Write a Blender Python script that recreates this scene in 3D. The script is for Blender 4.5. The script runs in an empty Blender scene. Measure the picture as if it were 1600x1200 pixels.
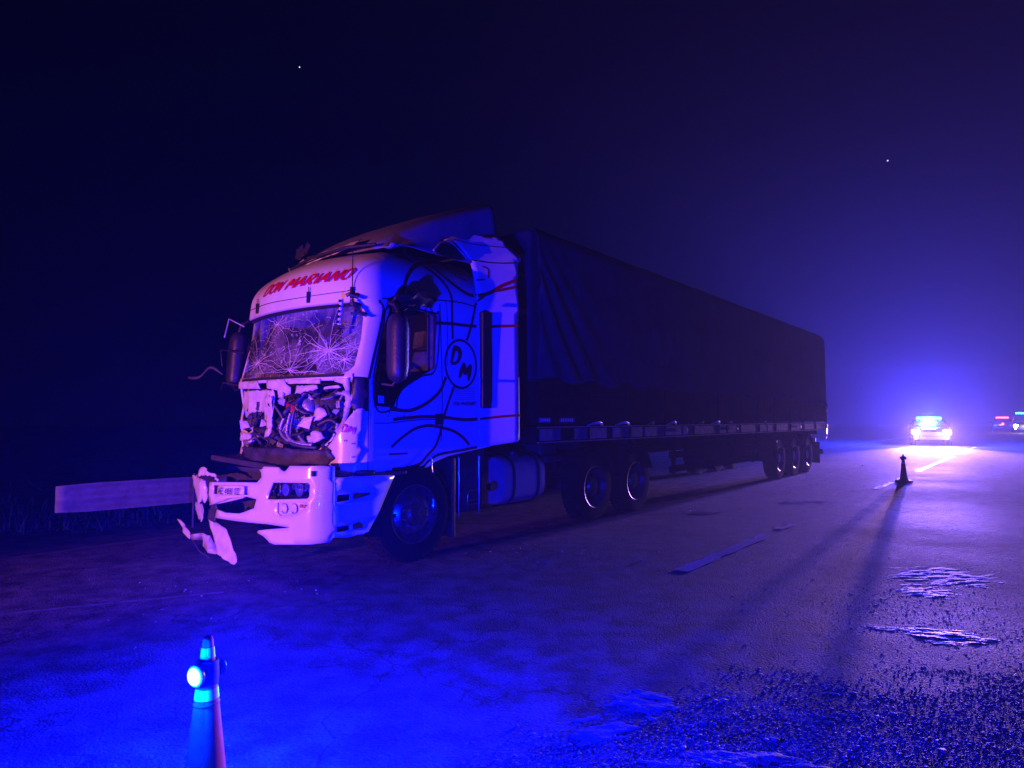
import bpy, bmesh, math, random
import numpy as np
from mathutils import Vector, Matrix, noise
from mathutils.geometry import delaunay_2d_cdt
P_PINK, P_CONE, P_HEAD, P_BAR, P_AMB, HAZE = 4000.0, 2900.0, 30000.0, 90000.0, 300.0, .0012
PI = math.pi
rnd = random.Random(7)
C = bpy.context.scene.collection

# ================= camera, night sky, exposure =================
sc = bpy.context.scene
cam_d = bpy.data.cameras.new("camera"); cam = bpy.data.objects.new("camera", cam_d); C.objects.link(cam)
cam_d.sensor_width = 36.0; cam_d.lens = 36.0 * 1030 / 1600; cam_d.clip_start = 0.05; cam_d.clip_end = 2000
cam.location = (0, 0, 1.5); cam.rotation_euler = (PI / 2 + math.atan(55 / 1030), 0, 0)
sc.camera = cam
world = bpy.data.worlds.new("World"); sc.world = world; world.use_nodes = True
wn = world.node_tree.nodes; wl = world.node_tree.links
bg = wn["Background"]; bg.inputs["Color"].default_value = (0.20, 0.18, 1.0, 1); bg.inputs["Strength"].default_value = 0.0025
sc.view_settings.view_transform = 'Standard'; sc.view_settings.look = 'None'
sc.view_settings.exposure = 0.0; sc.view_settings.gamma = 1.0; sc.view_settings.use_curve_mapping = False
sc.cycles.use_denoising = True
sc.cycles.volume_bounces = 0; sc.cycles.max_bounces = 5; sc.cycles.diffuse_bounces = 2
sc.cycles.glossy_bounces = 3; sc.cycles.transparent_max_bounces = 12
sc.cycles.sample_clamp_indirect = 3.0; sc.cycles.caustics_reflective = False; sc.cycles.caustics_refractive = False

def lamp(name, kind, loc, power, color, size=0.05, aim=None, angle=60, blend=0.5, parent=None):
    d = bpy.data.lights.new(name, kind); d.energy = power; d.color = color; d.shadow_soft_size = size
    if kind == 'SPOT': d.spot_size = math.radians(angle); d.spot_blend = blend
    o = bpy.data.objects.new(name, d); C.objects.link(o); o.location = loc
    if aim is not None:
        o.rotation_euler = (Vector(aim) - Vector(loc)).to_track_quat('-Z', 'Y').to_euler()
    if parent is not None: o.parent = parent
    return o

# truck placement: u axis runs back along the truck
YAW = math.radians(38.7); OX, OY = -1.84, 5.90
def W(u, v, z=0.0):
    S, K = math.sin(YAW), math.cos(YAW)
    return Vector((OX + u * S - v * K, OY + u * K + v * S, z))
ROT = PI / 2 - YAW

# headlamps of the vehicle the photographer stands beside, low beam cut off below the cab roof
for dv in (0.0, 0.8):
    lamp("headlamp_light", 'SPOT', W(-13.5, 0.45 + dv, 0.95), P_PINK, (1.0, 0.20, 0.50), 0.05, W(1.0, 1.75 + dv * .6, 1.45), 23, 0.45)

# ================= materials =================
def _n(t, k, **kw):
    n = t.nodes.new(k)
    for a, b in kw.items():
        if a in n.inputs: n.inputs[a].default_value = b
        else: setattr(n, a, b)
    return n
def mat(name, col, rough=0.5, metal=0.0, var=0.0, vscale=6.0, bump=0.0, bscale=60.0, col2=None, coat=0.0, spec=0.5):
    m = bpy.data.materials.new(name); m.use_nodes = True; t = m.node_tree
    b = t.nodes["Principled BSDF"]; b.inputs["Roughness"].default_value = rough; b.inputs["Metallic"].default_value = metal
    b.inputs["Specular IOR Level"].default_value = spec
    if coat: b.inputs["Coat Weight"].default_value = coat; b.inputs["Coat Roughness"].default_value = 0.08
    b.inputs["Base Color"].default_value = (*col, 1)
    tc = _n(t, 'ShaderNodeTexCoord')
    if var or col2:
        nz = _n(t, 'ShaderNodeTexNoise', Scale=vscale, Detail=6.0, Roughness=0.65)
        t.links.new(tc.outputs["Object"], nz.inputs["Vector"])
        rp = _n(t, 'ShaderNodeValToRGB'); c2 = col2 or tuple(max(0, c * (1 - var)) for c in col)
        rp.color_ramp.elements[0].color = (*c2, 1); rp.color_ramp.elements[1].color = (*col, 1)
        rp.color_ramp.elements[0].position = .32; rp.color_ramp.elements[1].position = .62
        t.links.new(nz.outputs["Fac"], rp.inputs["Fac"]); t.links.new(rp.outputs["Color"], b.inputs["Base Color"])
    if bump:
        nb = _n(t, 'ShaderNodeTexNoise', Scale=bscale, Detail=4.0)
        t.links.new(tc.outputs["Object"], nb.inputs["Vector"])
        bp = _n(t, 'ShaderNodeBump', Strength=bump, Distance=0.02)
        t.links.new(nb.outputs["Fac"], bp.inputs["Height"]); t.links.new(bp.outputs["Normal"], b.inputs["Normal"])
    return m
def emit(name, col, strength):
    m = bpy.data.materials.new(name); m.use_nodes = True; t = m.node_tree; b = t.nodes["Principled BSDF"]
    b.inputs["Base Color"].default_value = (0.02, 0.02, 0.02, 1)
    b.inputs["Emission Color"].default_value = (*col, 1); b.inputs["Emission Strength"].default_value = strength
    return m
def glass(name, tint=(0.5, 0.55, 0.6), alpha=0.25, rough=0.03):
    m = bpy.data.materials.new(name); m.use_nodes = True; t = m.node_tree; t.nodes.remove(t.nodes["Principled BSDF"])
    out = t.nodes["Material Output"]; tr = _n(t, 'ShaderNodeBsdfTransparent'); tr.inputs["Color"].default_value = (*tint, 1)
    gl = _n(t, 'ShaderNodeBsdfGlossy', Roughness=rough); mx = _n(t, 'ShaderNodeMixShader'); mx.inputs[0].default_value = alpha
    t.links.new(tr.outputs[0], mx.inputs[1]); t.links.new(gl.outputs[0], mx.inputs[2]); t.links.new(mx.outputs[0], out.inputs["Surface"])
    return m
M = dict(
    paint=mat("white_paint", (.76, .76, .78), .28, var=.10, vscale=2.5, coat=.5),
    dirty=mat("dirty_white_plastic", (.74, .73, .72), .45, col2=(.5, .48, .46), vscale=7, bump=.15, bscale=18),
    torn=mat("torn_grey_sheet", (.62, .60, .58), .5, col2=(.16, .15, .15), vscale=5, bump=.5, bscale=14),
    under=mat("grimy_black_steel", (.012, .012, .013), .9, var=.4, bump=.2, bscale=30, spec=0.0),
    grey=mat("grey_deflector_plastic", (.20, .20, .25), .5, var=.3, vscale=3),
    black=mat("black_plastic", (.02, .02, .022), .45, var=.4, bump=.2, bscale=40),
    rubber=mat("tyre_rubber", (.008, .008, .009), .95, var=.3, bump=.3, bscale=90, spec=.1),
    chassis=mat("chassis_steel", (.045, .042, .045), .6, col2=(.02, .02, .02), vscale=9, bump=.3, bscale=30),
    alloy=mat("polished_alloy", (.55, .56, .58), .22, 1.0, var=.3, vscale=14),
    tankmetal=mat("brushed_tank_aluminium", (.72, .72, .74), .36, .75, var=.12, vscale=9),
    frontrim=mat("front_rim_alloy", (.42, .43, .46), .27, .95, var=.4, vscale=10),
    rimsteel=mat("dusty_rim_steel", (.10, .10, .11), .35, .7, var=.4, vscale=14),
    chrome=mat("chrome", (.8, .8, .82), .12, 1.0),
    red=mat("red_decal", (.55, .006, .02), .4), ring=mat("dark_decal", (.05, .008, .02), .45),
    seam=mat("dark_seam", (.012, .012, .014), .7),
    tarp=mat("blue_tarpaulin", (.010, .013, .075), .9, col2=(.006, .008, .048), vscale=1.4, bump=.35, bscale=9, spec=0.0),
    board=mat("brown_side_board", (.045, .014, .012), .9, col2=(.024, .010, .010), vscale=5, bump=.3, bscale=26, spec=0.0),
    rail=mat("grey_rail", (.15, .16, .22), .8, col2=(.08, .08, .12), vscale=6, bump=.2, spec=.15),
    galv=mat("galvanised_steel", (.17, .17, .175), .7, .1, col2=(.11, .11, .115), vscale=8, bump=.15, bscale=20),
    cloth=mat("seat_cloth", (.30, .27, .30), .85, var=.3, bump=.4, bscale=80),
    orange=mat("orange_cone_plastic", (.80, .13, .03), .6, var=.25, vscale=20, spec=.12),
    band=mat("white_reflective_band", (.78, .76, .78), .35, var=.15, vscale=30),
    carpaint=mat("car_paint", (.012, .013, .016), .25, var=.1, coat=.6),
    paper=mat("number_plate_face", (.72, .72, .74), .4), ink=mat("black_ink", (.05, .04, .06), .5),
    hose=mat("hose_rubber", (.06, .055, .07), .4, var=.3), alu=mat("cast_aluminium", (.5, .48, .47), .42, .5, col2=(.2, .19, .19), vscale=16, bump=.5, bscale=40),
    winglass=glass("window_glass", (.55, .58, .62), .10), lens=glass("clear_lens", (.8, .82, .85), .22, .05),
    amber=mat("amber_lens", (.7, .22, .03), .2), redlens=mat("red_lens", (.5, .02, .02), .2),
)
def windscreen_material():
    m = bpy.data.materials.new("shattered_windscreen"); m.use_nodes = True; t = m.node_tree; t.nodes.remove(t.nodes["Principled BSDF"])
    L = t.links.new; out = t.nodes["Material Output"]; tc = _n(t, 'ShaderNodeTexCoord')
    def noi(scale, det, w=(1, 1, 1)):
        mp = _n(t, 'ShaderNodeMapping'); mp.inputs["Scale"].default_value = w
        n = _n(t, 'ShaderNodeTexNoise', Scale=scale, Detail=det, Roughness=.6, Distortion=.6)
        L(tc.outputs["Object"], mp.inputs[0]); L(mp.outputs[0], n.inputs["Vector"]); return n
    def ramp(src, a, b, inv=False):
        r = _n(t, 'ShaderNodeMapRange', clamp=True); r.inputs[1].default_value = a; r.inputs[2].default_value = b
        if inv: r.inputs[3].default_value = 1; r.inputs[4].default_value = 0
        L(src, r.inputs[0]); return r.outputs[0]
    def math_(op, a, b):
        n = _n(t, 'ShaderNodeMath', operation=op)
        for i, x in enumerate((a, b)):
            if isinstance(x, (int, float)): n.inputs[i].default_value = x
            else: L(x, n.inputs[i])
        return n.outputs[0]
    cloud = ramp(noi(2.2, 5).outputs["Fac"], .42, .66)
    streak = ramp(noi(5, 6, (1, 3.2, .8)).outputs["Fac"], .50, .64)
    vo = _n(t, 'ShaderNodeTexVoronoi', feature='DISTANCE_TO_EDGE', Scale=3.6)
    wob = noi(3, 4); vm = _n(t, 'ShaderNodeVectorMath', operation='MULTIPLY_ADD'); vm.inputs[1].default_value = (.5, .5, .5)
    L(wob.outputs["Color"], vm.inputs[0]); L(tc.outputs["Object"], vm.inputs[2]); L(vm.outputs[0], vo.inputs["Vector"])
    crack = ramp(vo.outputs["Distance"], .0, .02, True)
    vo2 = _n(t, 'ShaderNodeTexVoronoi', feature='DISTANCE_TO_EDGE', Scale=26.0); L(vm.outputs[0], vo2.inputs["Vector"])
    crack2 = math_('MULTIPLY', ramp(vo2.outputs["Distance"], .0, .06, True), cloud)
    f = math_('ADD', math_('MULTIPLY', cloud, .24), math_('MULTIPLY', math_('MULTIPLY', crack, streak), 1.3))
    f = math_('ADD', f, math_('MULTIPLY', crack2, .4)); f = math_('ADD', f, .05)
    cl = _n(t, 'ShaderNodeMath', operation='MINIMUM'); L(f, cl.inputs[0]); cl.inputs[1].default_value = .85
    tr = _n(t, 'ShaderNodeBsdfTransparent'); tr.inputs[0].default_value = (.6, .62, .66, 1)
    df = _n(t, 'ShaderNodeBsdfDiffuse'); df.inputs[0].default_value = (.62, .60, .64, 1)
    m1 = _n(t, 'ShaderNodeMixShader'); L(cl.outputs[0], m1.inputs[0]); L(tr.outputs[0], m1.inputs[1]); L(df.outputs[0], m1.inputs[2])
    gl = _n(t, 'ShaderNodeBsdfGlossy', Roughness=.12); m2 = _n(t, 'ShaderNodeMixShader'); m2.inputs[0].default_value = .07
    L(m1.outputs[0], m2.inputs[1]); L(gl.outputs[0], m2.inputs[2]); L(m2.outputs[0], out.inputs["Surface"])
    return m
M['screen'] = windscreen_material()

# ================= helpers =================
def obj(name, verts, faces, m, parent=None, smooth=None, solid=0.0, bevel=0.0, mats=None):
    me = bpy.data.meshes.new(name); me.from_pydata([tuple(v) for v in verts], [], faces)
    if mats is not None:
        ml = []
        for x in mats:
            if x not in ml: ml.append(x)
        for x in ml: me.materials.append(x)
        for p, x in zip(me.polygons, mats): p.material_index = ml.index(x)
    else: me.materials.append(m)
    me.update()
    if smooth is not None:
        me.shade_smooth(); me.set_sharp_from_angle(angle=math.radians(smooth))
    o = bpy.data.objects.new(name, me); C.objects.link(o)
    if parent is not None: o.parent = parent
    if solid:
        s = o.modifiers.new("thickness", 'SOLIDIFY'); s.thickness = abs(solid); s.offset = -1 if solid > 0 else 1
    if bevel:
        b = o.modifiers.new("edges", 'BEVEL'); b.width = bevel; b.segments = 2; b.limit_method = 'ANGLE'; b.angle_limit = math.radians(40)
    return o
class MB:
    def __init__(s): s.v = []; s.f = []; s.m = []; s.cur = None
    def add(s, vs, fs):
        k = len(s.v); s.v += [tuple(x) for x in vs]; s.f += [tuple(i + k for i in f) for f in fs]; s.m += [s.cur] * len(fs); return s
    def box(s, a, b, rot=None, c=None):
        (x0, y0, z0), (x1, y1, z1) = a, b
        vs = [Vector(p) for p in ((x0, y0, z0), (x1, y0, z0), (x1, y1, z0), (x0, y1, z0), (x0, y0, z1), (x1, y0, z1), (x1, y1, z1), (x0, y1, z1))]
        if rot is not None:
            cc = Vector(c) if c is not None else sum(vs, Vector()) / 8
            vs = [cc + rot @ (p - cc) for p in vs]
        return s.add(vs, [(0, 3, 2, 1), (4, 5, 6, 7), (0, 1, 5, 4), (1, 2, 6, 5), (2, 3, 7, 6), (3, 0, 4, 7)])
    def lathe(s, prof, axis='z', c=(0, 0, 0), n=24):
        c = Vector(c); vs = []
        for r, h in prof:
            for k in range(n):
                a = 2 * PI * k / n; p = (r * math.cos(a), r * math.sin(a), h)
                if axis == 'y': p = (p[0], p[2], -p[1])
                if axis == 'x': p = (p[2], p[0], p[1])
                vs.append(c + Vector(p))
        fs = [(j * n + k, j * n + (k + 1) % n, (j + 1) * n + (k + 1) % n, (j + 1) * n + k) for j in range(len(prof) - 1) for k in range(n)]
        return s.add(vs, fs)
    def disc(s, r, c, normal=(0, 0, 1), n=16, h=0.01, r2=None):
        q = Vector(normal).to_track_quat('Z', 'Y'); r2 = r if r2 is None else r2
        vs = [Vector(c) + q @ Vector((rr * math.cos(2 * PI * k / n), rr * math.sin(2 * PI * k / n), hh)) for rr, hh in ((r, 0), (r2, h)) for k in range(n)]
        fs = [tuple(range(n))[::-1], tuple(range(n, 2 * n))] + [(k, (k + 1) % n, n + (k + 1) % n, n + k) for k in range(n)]
        return s.add(vs, fs)
    def tube(s, pts, r, n=8):
        pts = [Vector(p) for p in pts]; vs = []; ref = Vector((.13, .31, .94))
        for i, p in enumerate(pts):
            d = (pts[min(i + 1, len(pts) - 1)] - pts[max(i - 1, 0)]).normalized()
            a = d.cross(ref).normalized(); b = d.cross(a)
            rr = r if not callable(r) else r(i / (len(pts) - 1))
            vs += [p + a * rr * math.cos(2 * PI * k / n) + b * rr * math.sin(2 * PI * k / n) for k in range(n)]
        fs = [(j * n + k, j * n + (k + 1) % n, (j + 1) * n + (k + 1) % n, (j + 1) * n + k) for j in range(len(pts) - 1) for k in range(n)]
        fs += [tuple(range(n))[::-1], tuple(range((len(pts) - 1) * n, len(pts) * n))]
        return s.add(vs, fs)
    def grid(s, F, nu, nv):
        vs = [F(i / nu, j / nv) for i in range(nu + 1) for j in range(nv + 1)]
        return s.add(vs, [(i * (nv + 1) + j, (i + 1) * (nv + 1) + j, (i + 1) * (nv + 1) + j + 1, i * (nv + 1) + j + 1) for i in range(nu) for j in range(nv)])
    def build(s, name, m=None, parent=None, **k):
        return obj(name, s.v, s.f, m, parent, mats=s.m if m is None else None, **k)
def catmull(pts, n=8, closed=False):
    P = [Vector(p) for p in pts]; out = []
    N = len(P); rng = range(N) if closed else range(N - 1)
    g = (lambda i: P[i % N]) if closed else (lambda i: P[min(max(i, 0), N - 1)])
    for i in rng:
        a, b, c, d = g(i - 1), g(i), g(i + 1), g(i + 2)
        for k in range(n):
            t = k / n
            out.append(.5 * ((2 * b) + (c - a) * t + (2 * a - 5 * b + 4 * c - d) * t * t + (3 * b - a - 3 * c + d) * t ** 3))
    if not closed: out.append(P[-1])
    return out
def inside(p, poly):
    x, y = p; r = False; j = len(poly) - 1
    for i in range(len(poly)):
        (x1, y1), (x2, y2) = poly[i], poly[j]
        if (y1 > y) != (y2 > y) and x < (x2 - x1) * (y - y1) / (y2 - y1) + x1: r = not r
        j = i
    return r
def fill2d(outer, holes, h):
    vs, ed = [], []
    for poly in [outer] + list(holes):
        k0 = len(vs); pts = []
        for a, b in zip(poly, list(poly[1:]) + [poly[0]]):
            n = max(1, int(math.hypot(b[0] - a[0], b[1] - a[1]) / h))
            pts += [(a[0] + (b[0] - a[0]) * k / n, a[1] + (b[1] - a[1]) * k / n) for k in range(n)]
        vs += pts; ed += [(k0 + i, k0 + (i + 1) % len(pts)) for i in range(len(pts))]
    x0, x1 = min(p[0] for p in outer), max(p[0] for p in outer); y0, y1 = min(p[1] for p in outer), max(p[1] for p in outer)
    segs = np.array([(vs[i], vs[j]) for i, j in ed]); A, B = segs[:, 0], segs[:, 1]; AB = B - A; LL = (AB ** 2).sum(1) + 1e-12
    def clear(x, y):
        t = np.clip(((np.array((x, y)) - A) * AB).sum(1) / LL, 0, 1); d = A + AB * t[:, None] - (x, y); return (d ** 2).sum(1).min() > (h * .35) ** 2
    for y in np.arange(math.ceil(y0 / h) * h, y1, h):
        for x in np.arange(math.ceil(x0 / h) * h, x1, h):
            if inside((x, y), outer) and not any(inside((x, y), q) for q in holes) and clear(x, y): vs.append((float(x), float(y)))
    V, _, F, *_ = delaunay_2d_cdt([Vector(p) for p in vs], ed, [], 0, 1e-5)
    keep = []
    for f in F:
        c = ((V[f[0]][0] + V[f[1]][0] + V[f[2]][0]) / 3, (V[f[0]][1] + V[f[1]][1] + V[f[2]][1]) / 3)
        if inside(c, outer) and not any(inside(c, q) for q in holes): keep.append(tuple(f))
    return V, keep
def jagged(poly, seed, step=.025, amp=.009):
    r_ = random.Random(seed * 13 + 5); out = []
    for a, b in zip(poly, list(poly[1:]) + [poly[0]]):
        n = max(1, int(math.hypot(b[0] - a[0], b[1] - a[1]) / step))
        for k in range(n):
            e = 0 if k == 0 else 1
            out.append((a[0] + (b[0] - a[0]) * k / n + e * r_.uniform(-amp, amp), a[1] + (b[1] - a[1]) * k / n + e * r_.uniform(-amp, amp)))
    return out
def panel(name, F, outer, m, parent, holes=(), h=.07, solid=.012, off=0.0, crumple=0.0, freq=5.0, seed=0, smooth=50):
    """a sheet cut to an outline in surface coordinates and laid on the surface F"""
    if crumple > .01: outer = jagged(outer, seed)
    V, fs = fill2d(outer, holes, h); vs = []
    for p in V:
        q = Vector(F(p[0], p[1]))
        if off or crumple:
            e = 1e-3; n = (Vector(F(p[0] + e, p[1])) - q).cross(Vector(F(p[0], p[1] + e)) - q).normalized()
            o_ = q - Vector((1.8, 1.25, 1.5)); o_.z = 0
            if n.dot(o_) < 0: n = -n
            d = off
            if crumple: d += crumple * noise.fractal(Vector((p[0] * freq + seed * 7.1, p[1] * freq, seed)), 1.0, 2.0, 3)
            q = q + n * d
        vs.append(q)
    if fs:
        tot = 0.0; cc = Vector((1.8, 1.25, 1.5))
        for f in fs:
            a, b, c = (vs[i] for i in f); n = (b - a).cross(c - a); o_ = (a - cc); o_.z = 0; tot += n.dot(o_.normalized())
        if tot < 0: fs = [f[::-1] for f in fs]
    return obj(name, vs, fs, m, parent, smooth=smooth, solid=solid)
def ribbon(name, pts, w, m, parent, F, off=.004, closed=False):
    pts = catmull([(a, b, 0) for a, b in pts], 6, closed)
    if closed: pts.append(pts[0])
    vs = []
    for i, p in enumerate(pts):
        if closed: d = pts[(i + 1) % (len(pts) - 1)] - pts[(i - 1) % (len(pts) - 1)]
        else: d = pts[min(i + 1, len(pts) - 1)] - pts[max(i - 1, 0)]
        n = Vector((-d.y, d.x)).normalized() * (w / 2)
        for sgn in (1, -1):
            q = Vector(F(p.x + sgn * n.x, p.y + sgn * n.y)); vs.append((q.x, q.y - off, q.z))
    return obj(name, vs, [(2 * i, 2 * i + 1, 2 * i + 3, 2 * i + 2) for i in range(len(pts) - 1)], m, parent, smooth=60)
GLYPH = {
 'D': [[(.1, 0), (.1, 1), (.45, .97), (.68, .75), (.7, .5), (.64, .22), (.42, .03), (.1, 0)]], 'O': [[(.38, 0), (.12, .2), (.08, .5), (.14, .82), (.4, 1), (.66, .82), (.7, .5), (.64, .18), (.38, 0)]],
 'N': [[(.08, 0), (.12, 1)], [(.12, 1), (.62, 0)], [(.62, 0), (.68, 1.05)]], 'M': [[(.04, 0), (.14, 1)], [(.14, 1), (.44, .30)], [(.44, .30), (.76, 1.02)], [(.76, 1.02), (.84, 0)]],
 'A': [[(.02, 0), (.38, 1)], [(.38, 1), (.70, 0)], [(.16, .36), (.62, .36)]], 'R': [[(.1, 0), (.12, 1)], [(.12, 1), (.5, .98), (.66, .78), (.5, .52), (.12, .46)], [(.3, .46), (.7, 0)]],
 'I': [[(.15, 0), (.2, 1)]], 'E': [[(.6, 0), (.1, 0), (.1, 1), (.62, 1)], [(.1, .5), (.5, .5)]], 'Z': [[(.08, 1), (.62, 1), (.06, 0), (.64, 0)]],
 '4': [[(.5, 0), (.5, 1), (.06, .32), (.68, .32)]], '8': [[(.36, .52), (.12, .72), (.36, 1), (.6, .74), (.36, .52), (.08, .26), (.36, 0), (.64, .26), (.36, .52)]],
 '1': [[(.14, .78), (.34, 1), (.34, 0)]], '0': [[(.36, 0), (.1, .25), (.1, .75), (.36, 1), (.62, .75), (.62, .25), (.36, 0)]]}
ADV = {'M': 1.0, 'I': .38, ' ': .5, 'W': 1.0}
def lettering(name, txt, F, x, y, size, m, parent, shear=.3, bold=.02, off=(0, -.005, 0), slope=0.0, align='CENTER', spacing=1.0, sx=1.0, weight=.17):
    """brush-stroke capitals laid on the surface F; every stroke is a tapered flat ribbon"""
    adv = [ADV.get(c, .84) * spacing for c in txt]; w = sum(adv); x0 = -w / 2; vs, fs = [], []
    lift = 0.0
    for c, a in zip(txt, adv):
        for st in GLYPH.get(c, []):
            lift += .00025
            P = []
            for (ax, ay), (bx, by) in zip(st, st[1:]):
                n = max(2, int(math.hypot(bx - ax, by - ay) / .12)); P += [(ax + (bx - ax) * k / n, ay + (by - ay) * k / n) for k in range(n)]
            P.append(st[-1]); k0 = len(vs)
            for i, p in enumerate(P):
                q0, q1 = P[max(i - 1, 0)], P[min(i + 1, len(P) - 1)]; dx_, dy_ = q1[0] - q0[0], q1[1] - q0[1]; l = math.hypot(dx_, dy_) or 1
                t = i / (len(P) - 1); hw_ = weight * .5 * (1.0 if c in '480EZ1' else (.72 + .5 * math.sin(PI * min(1, t * 1.1))))
                for sg in (1, -1):
                    gx, gy = p[0] - sg * dy_ / l * hw_, p[1] + sg * dx_ / l * hw_ - .5
                    X = (x0 + gx + shear * gy) * size * sx; Y = gy * size
                    q = Vector(F(x + X, y + Y + slope * X)) + Vector(off) * (1 + lift / .01); vs.append(q)
            fs += [(k0 + 2 * i, k0 + 2 * i + 1, k0 + 2 * i + 3, k0 + 2 * i + 2) for i in range(len(P) - 1)]
        x0 += a
    return obj(name, vs, fs, m, parent)
def thing(name, label, cat, loc=(0, 0, 0), rz=0.0, group=None):
    o = bpy.data.objects.new(name, None); C.objects.link(o); o.location = loc; o.rotation_euler = (0, 0, rz)
    o.empty_display_size = .2; o['label'] = label; o['category'] = cat
    if group: o['group'] = group
    return o
def dup(o, parent=None, loc=None):
    c = o.copy(); C.objects.link(c)
    if parent is not None: c.parent = parent
    if loc is not None: c.location = loc
    for ch in list(o.children): dup(ch, c)
    return c

# ---------- truck surfaces, in truck metres: u runs back from the bumper, v across from the near side, z up
VC = 1.25
def _lin(t, x):
    if x <= t[0][0]: return t[0][1]
    for (a, b), (c, d) in zip(t, t[1:]):
        if x <= c: return b + (d - b) * (x - a) / (c - a)
    return t[-1][1]
U0T = [(0.8, .46), (1.90, .44), (2.66, .60), (2.69, .545), (2.84, .56)]
def cab_u0(z):
    if z <= 2.84: return _lin(U0T, z)
    t = min(1.0, (z - 2.84) / .58)
    return .56 + 1.05 * (1 - math.sqrt(max(0, 1 - t * t)))
def cab_hw(z):
    h = 1.15 - (.02 * (z - 1.9) if z > 1.9 else 0)
    if z > 2.75: h -= .40 * ((z - 2.75) / .67) ** 2.3
    return h
def wrap(s, hw, hw0, u0, b, r, D, rear):
    """outline in plan: bowed front, rounded corner, straight side; s is the unrolled distance from the middle, + towards the near side"""
    a = abs(s); sg = 1 if s >= 0 else -1
    f = hw0 - r
    L = r * math.pi / 2
    if a <= f:
        w = a; u = u0 + b * (a / f) ** 2
    elif a <= f + L:
        th = (a - f) / r
        w = f + r * math.sin(th); u = u0 + b + (D) * (1 - math.cos(th))
    else:
        w = hw0; uc = u0 + b + D
        u = uc + (a - f - L) * (rear - uc) / (rear - (.44 + b + D))
    return u, VC - sg * w * hw / hw0
def CAB(s, z):
    u, v = wrap(s, cab_hw(z), 1.15, cab_u0(z), .13, .26, .26, 2.6)
    return (u, v, z)
def BUMP(s, z):
    u, v = wrap(s, 1.25, 1.25, -.02 + .05 * abs(z - .7), .12, .24, .26, 1.0)
    return (u, v, z)
def fair_hw(z): return cab_hw(min(z, 2.75)) - (.24 * (z - 2.75) ** 1.6 if z > 2.75 else 0)
def FAIR(u, z):
    t = max(0, (u - 2.42) / .78)
    k = max(0, min(1, (u - 2.0) / .35))
    v = VC - (k * fair_hw(z) + (1 - k) * max(fair_hw(z) - .03, 0)) - .015 - .20 * t ** 1.35
    return (u, v, z)
def s_of_u(u, z):
    uc = cab_u0(z) + .39
    return (.89 + .26 * math.pi / 2) + (u - uc) * (2.6 - .83) / (2.6 - uc)
def SIDE(u, z):
    if u > 2.42: return FAIR(u, z)
    return CAB(s_of_u(u, z), z)

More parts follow.
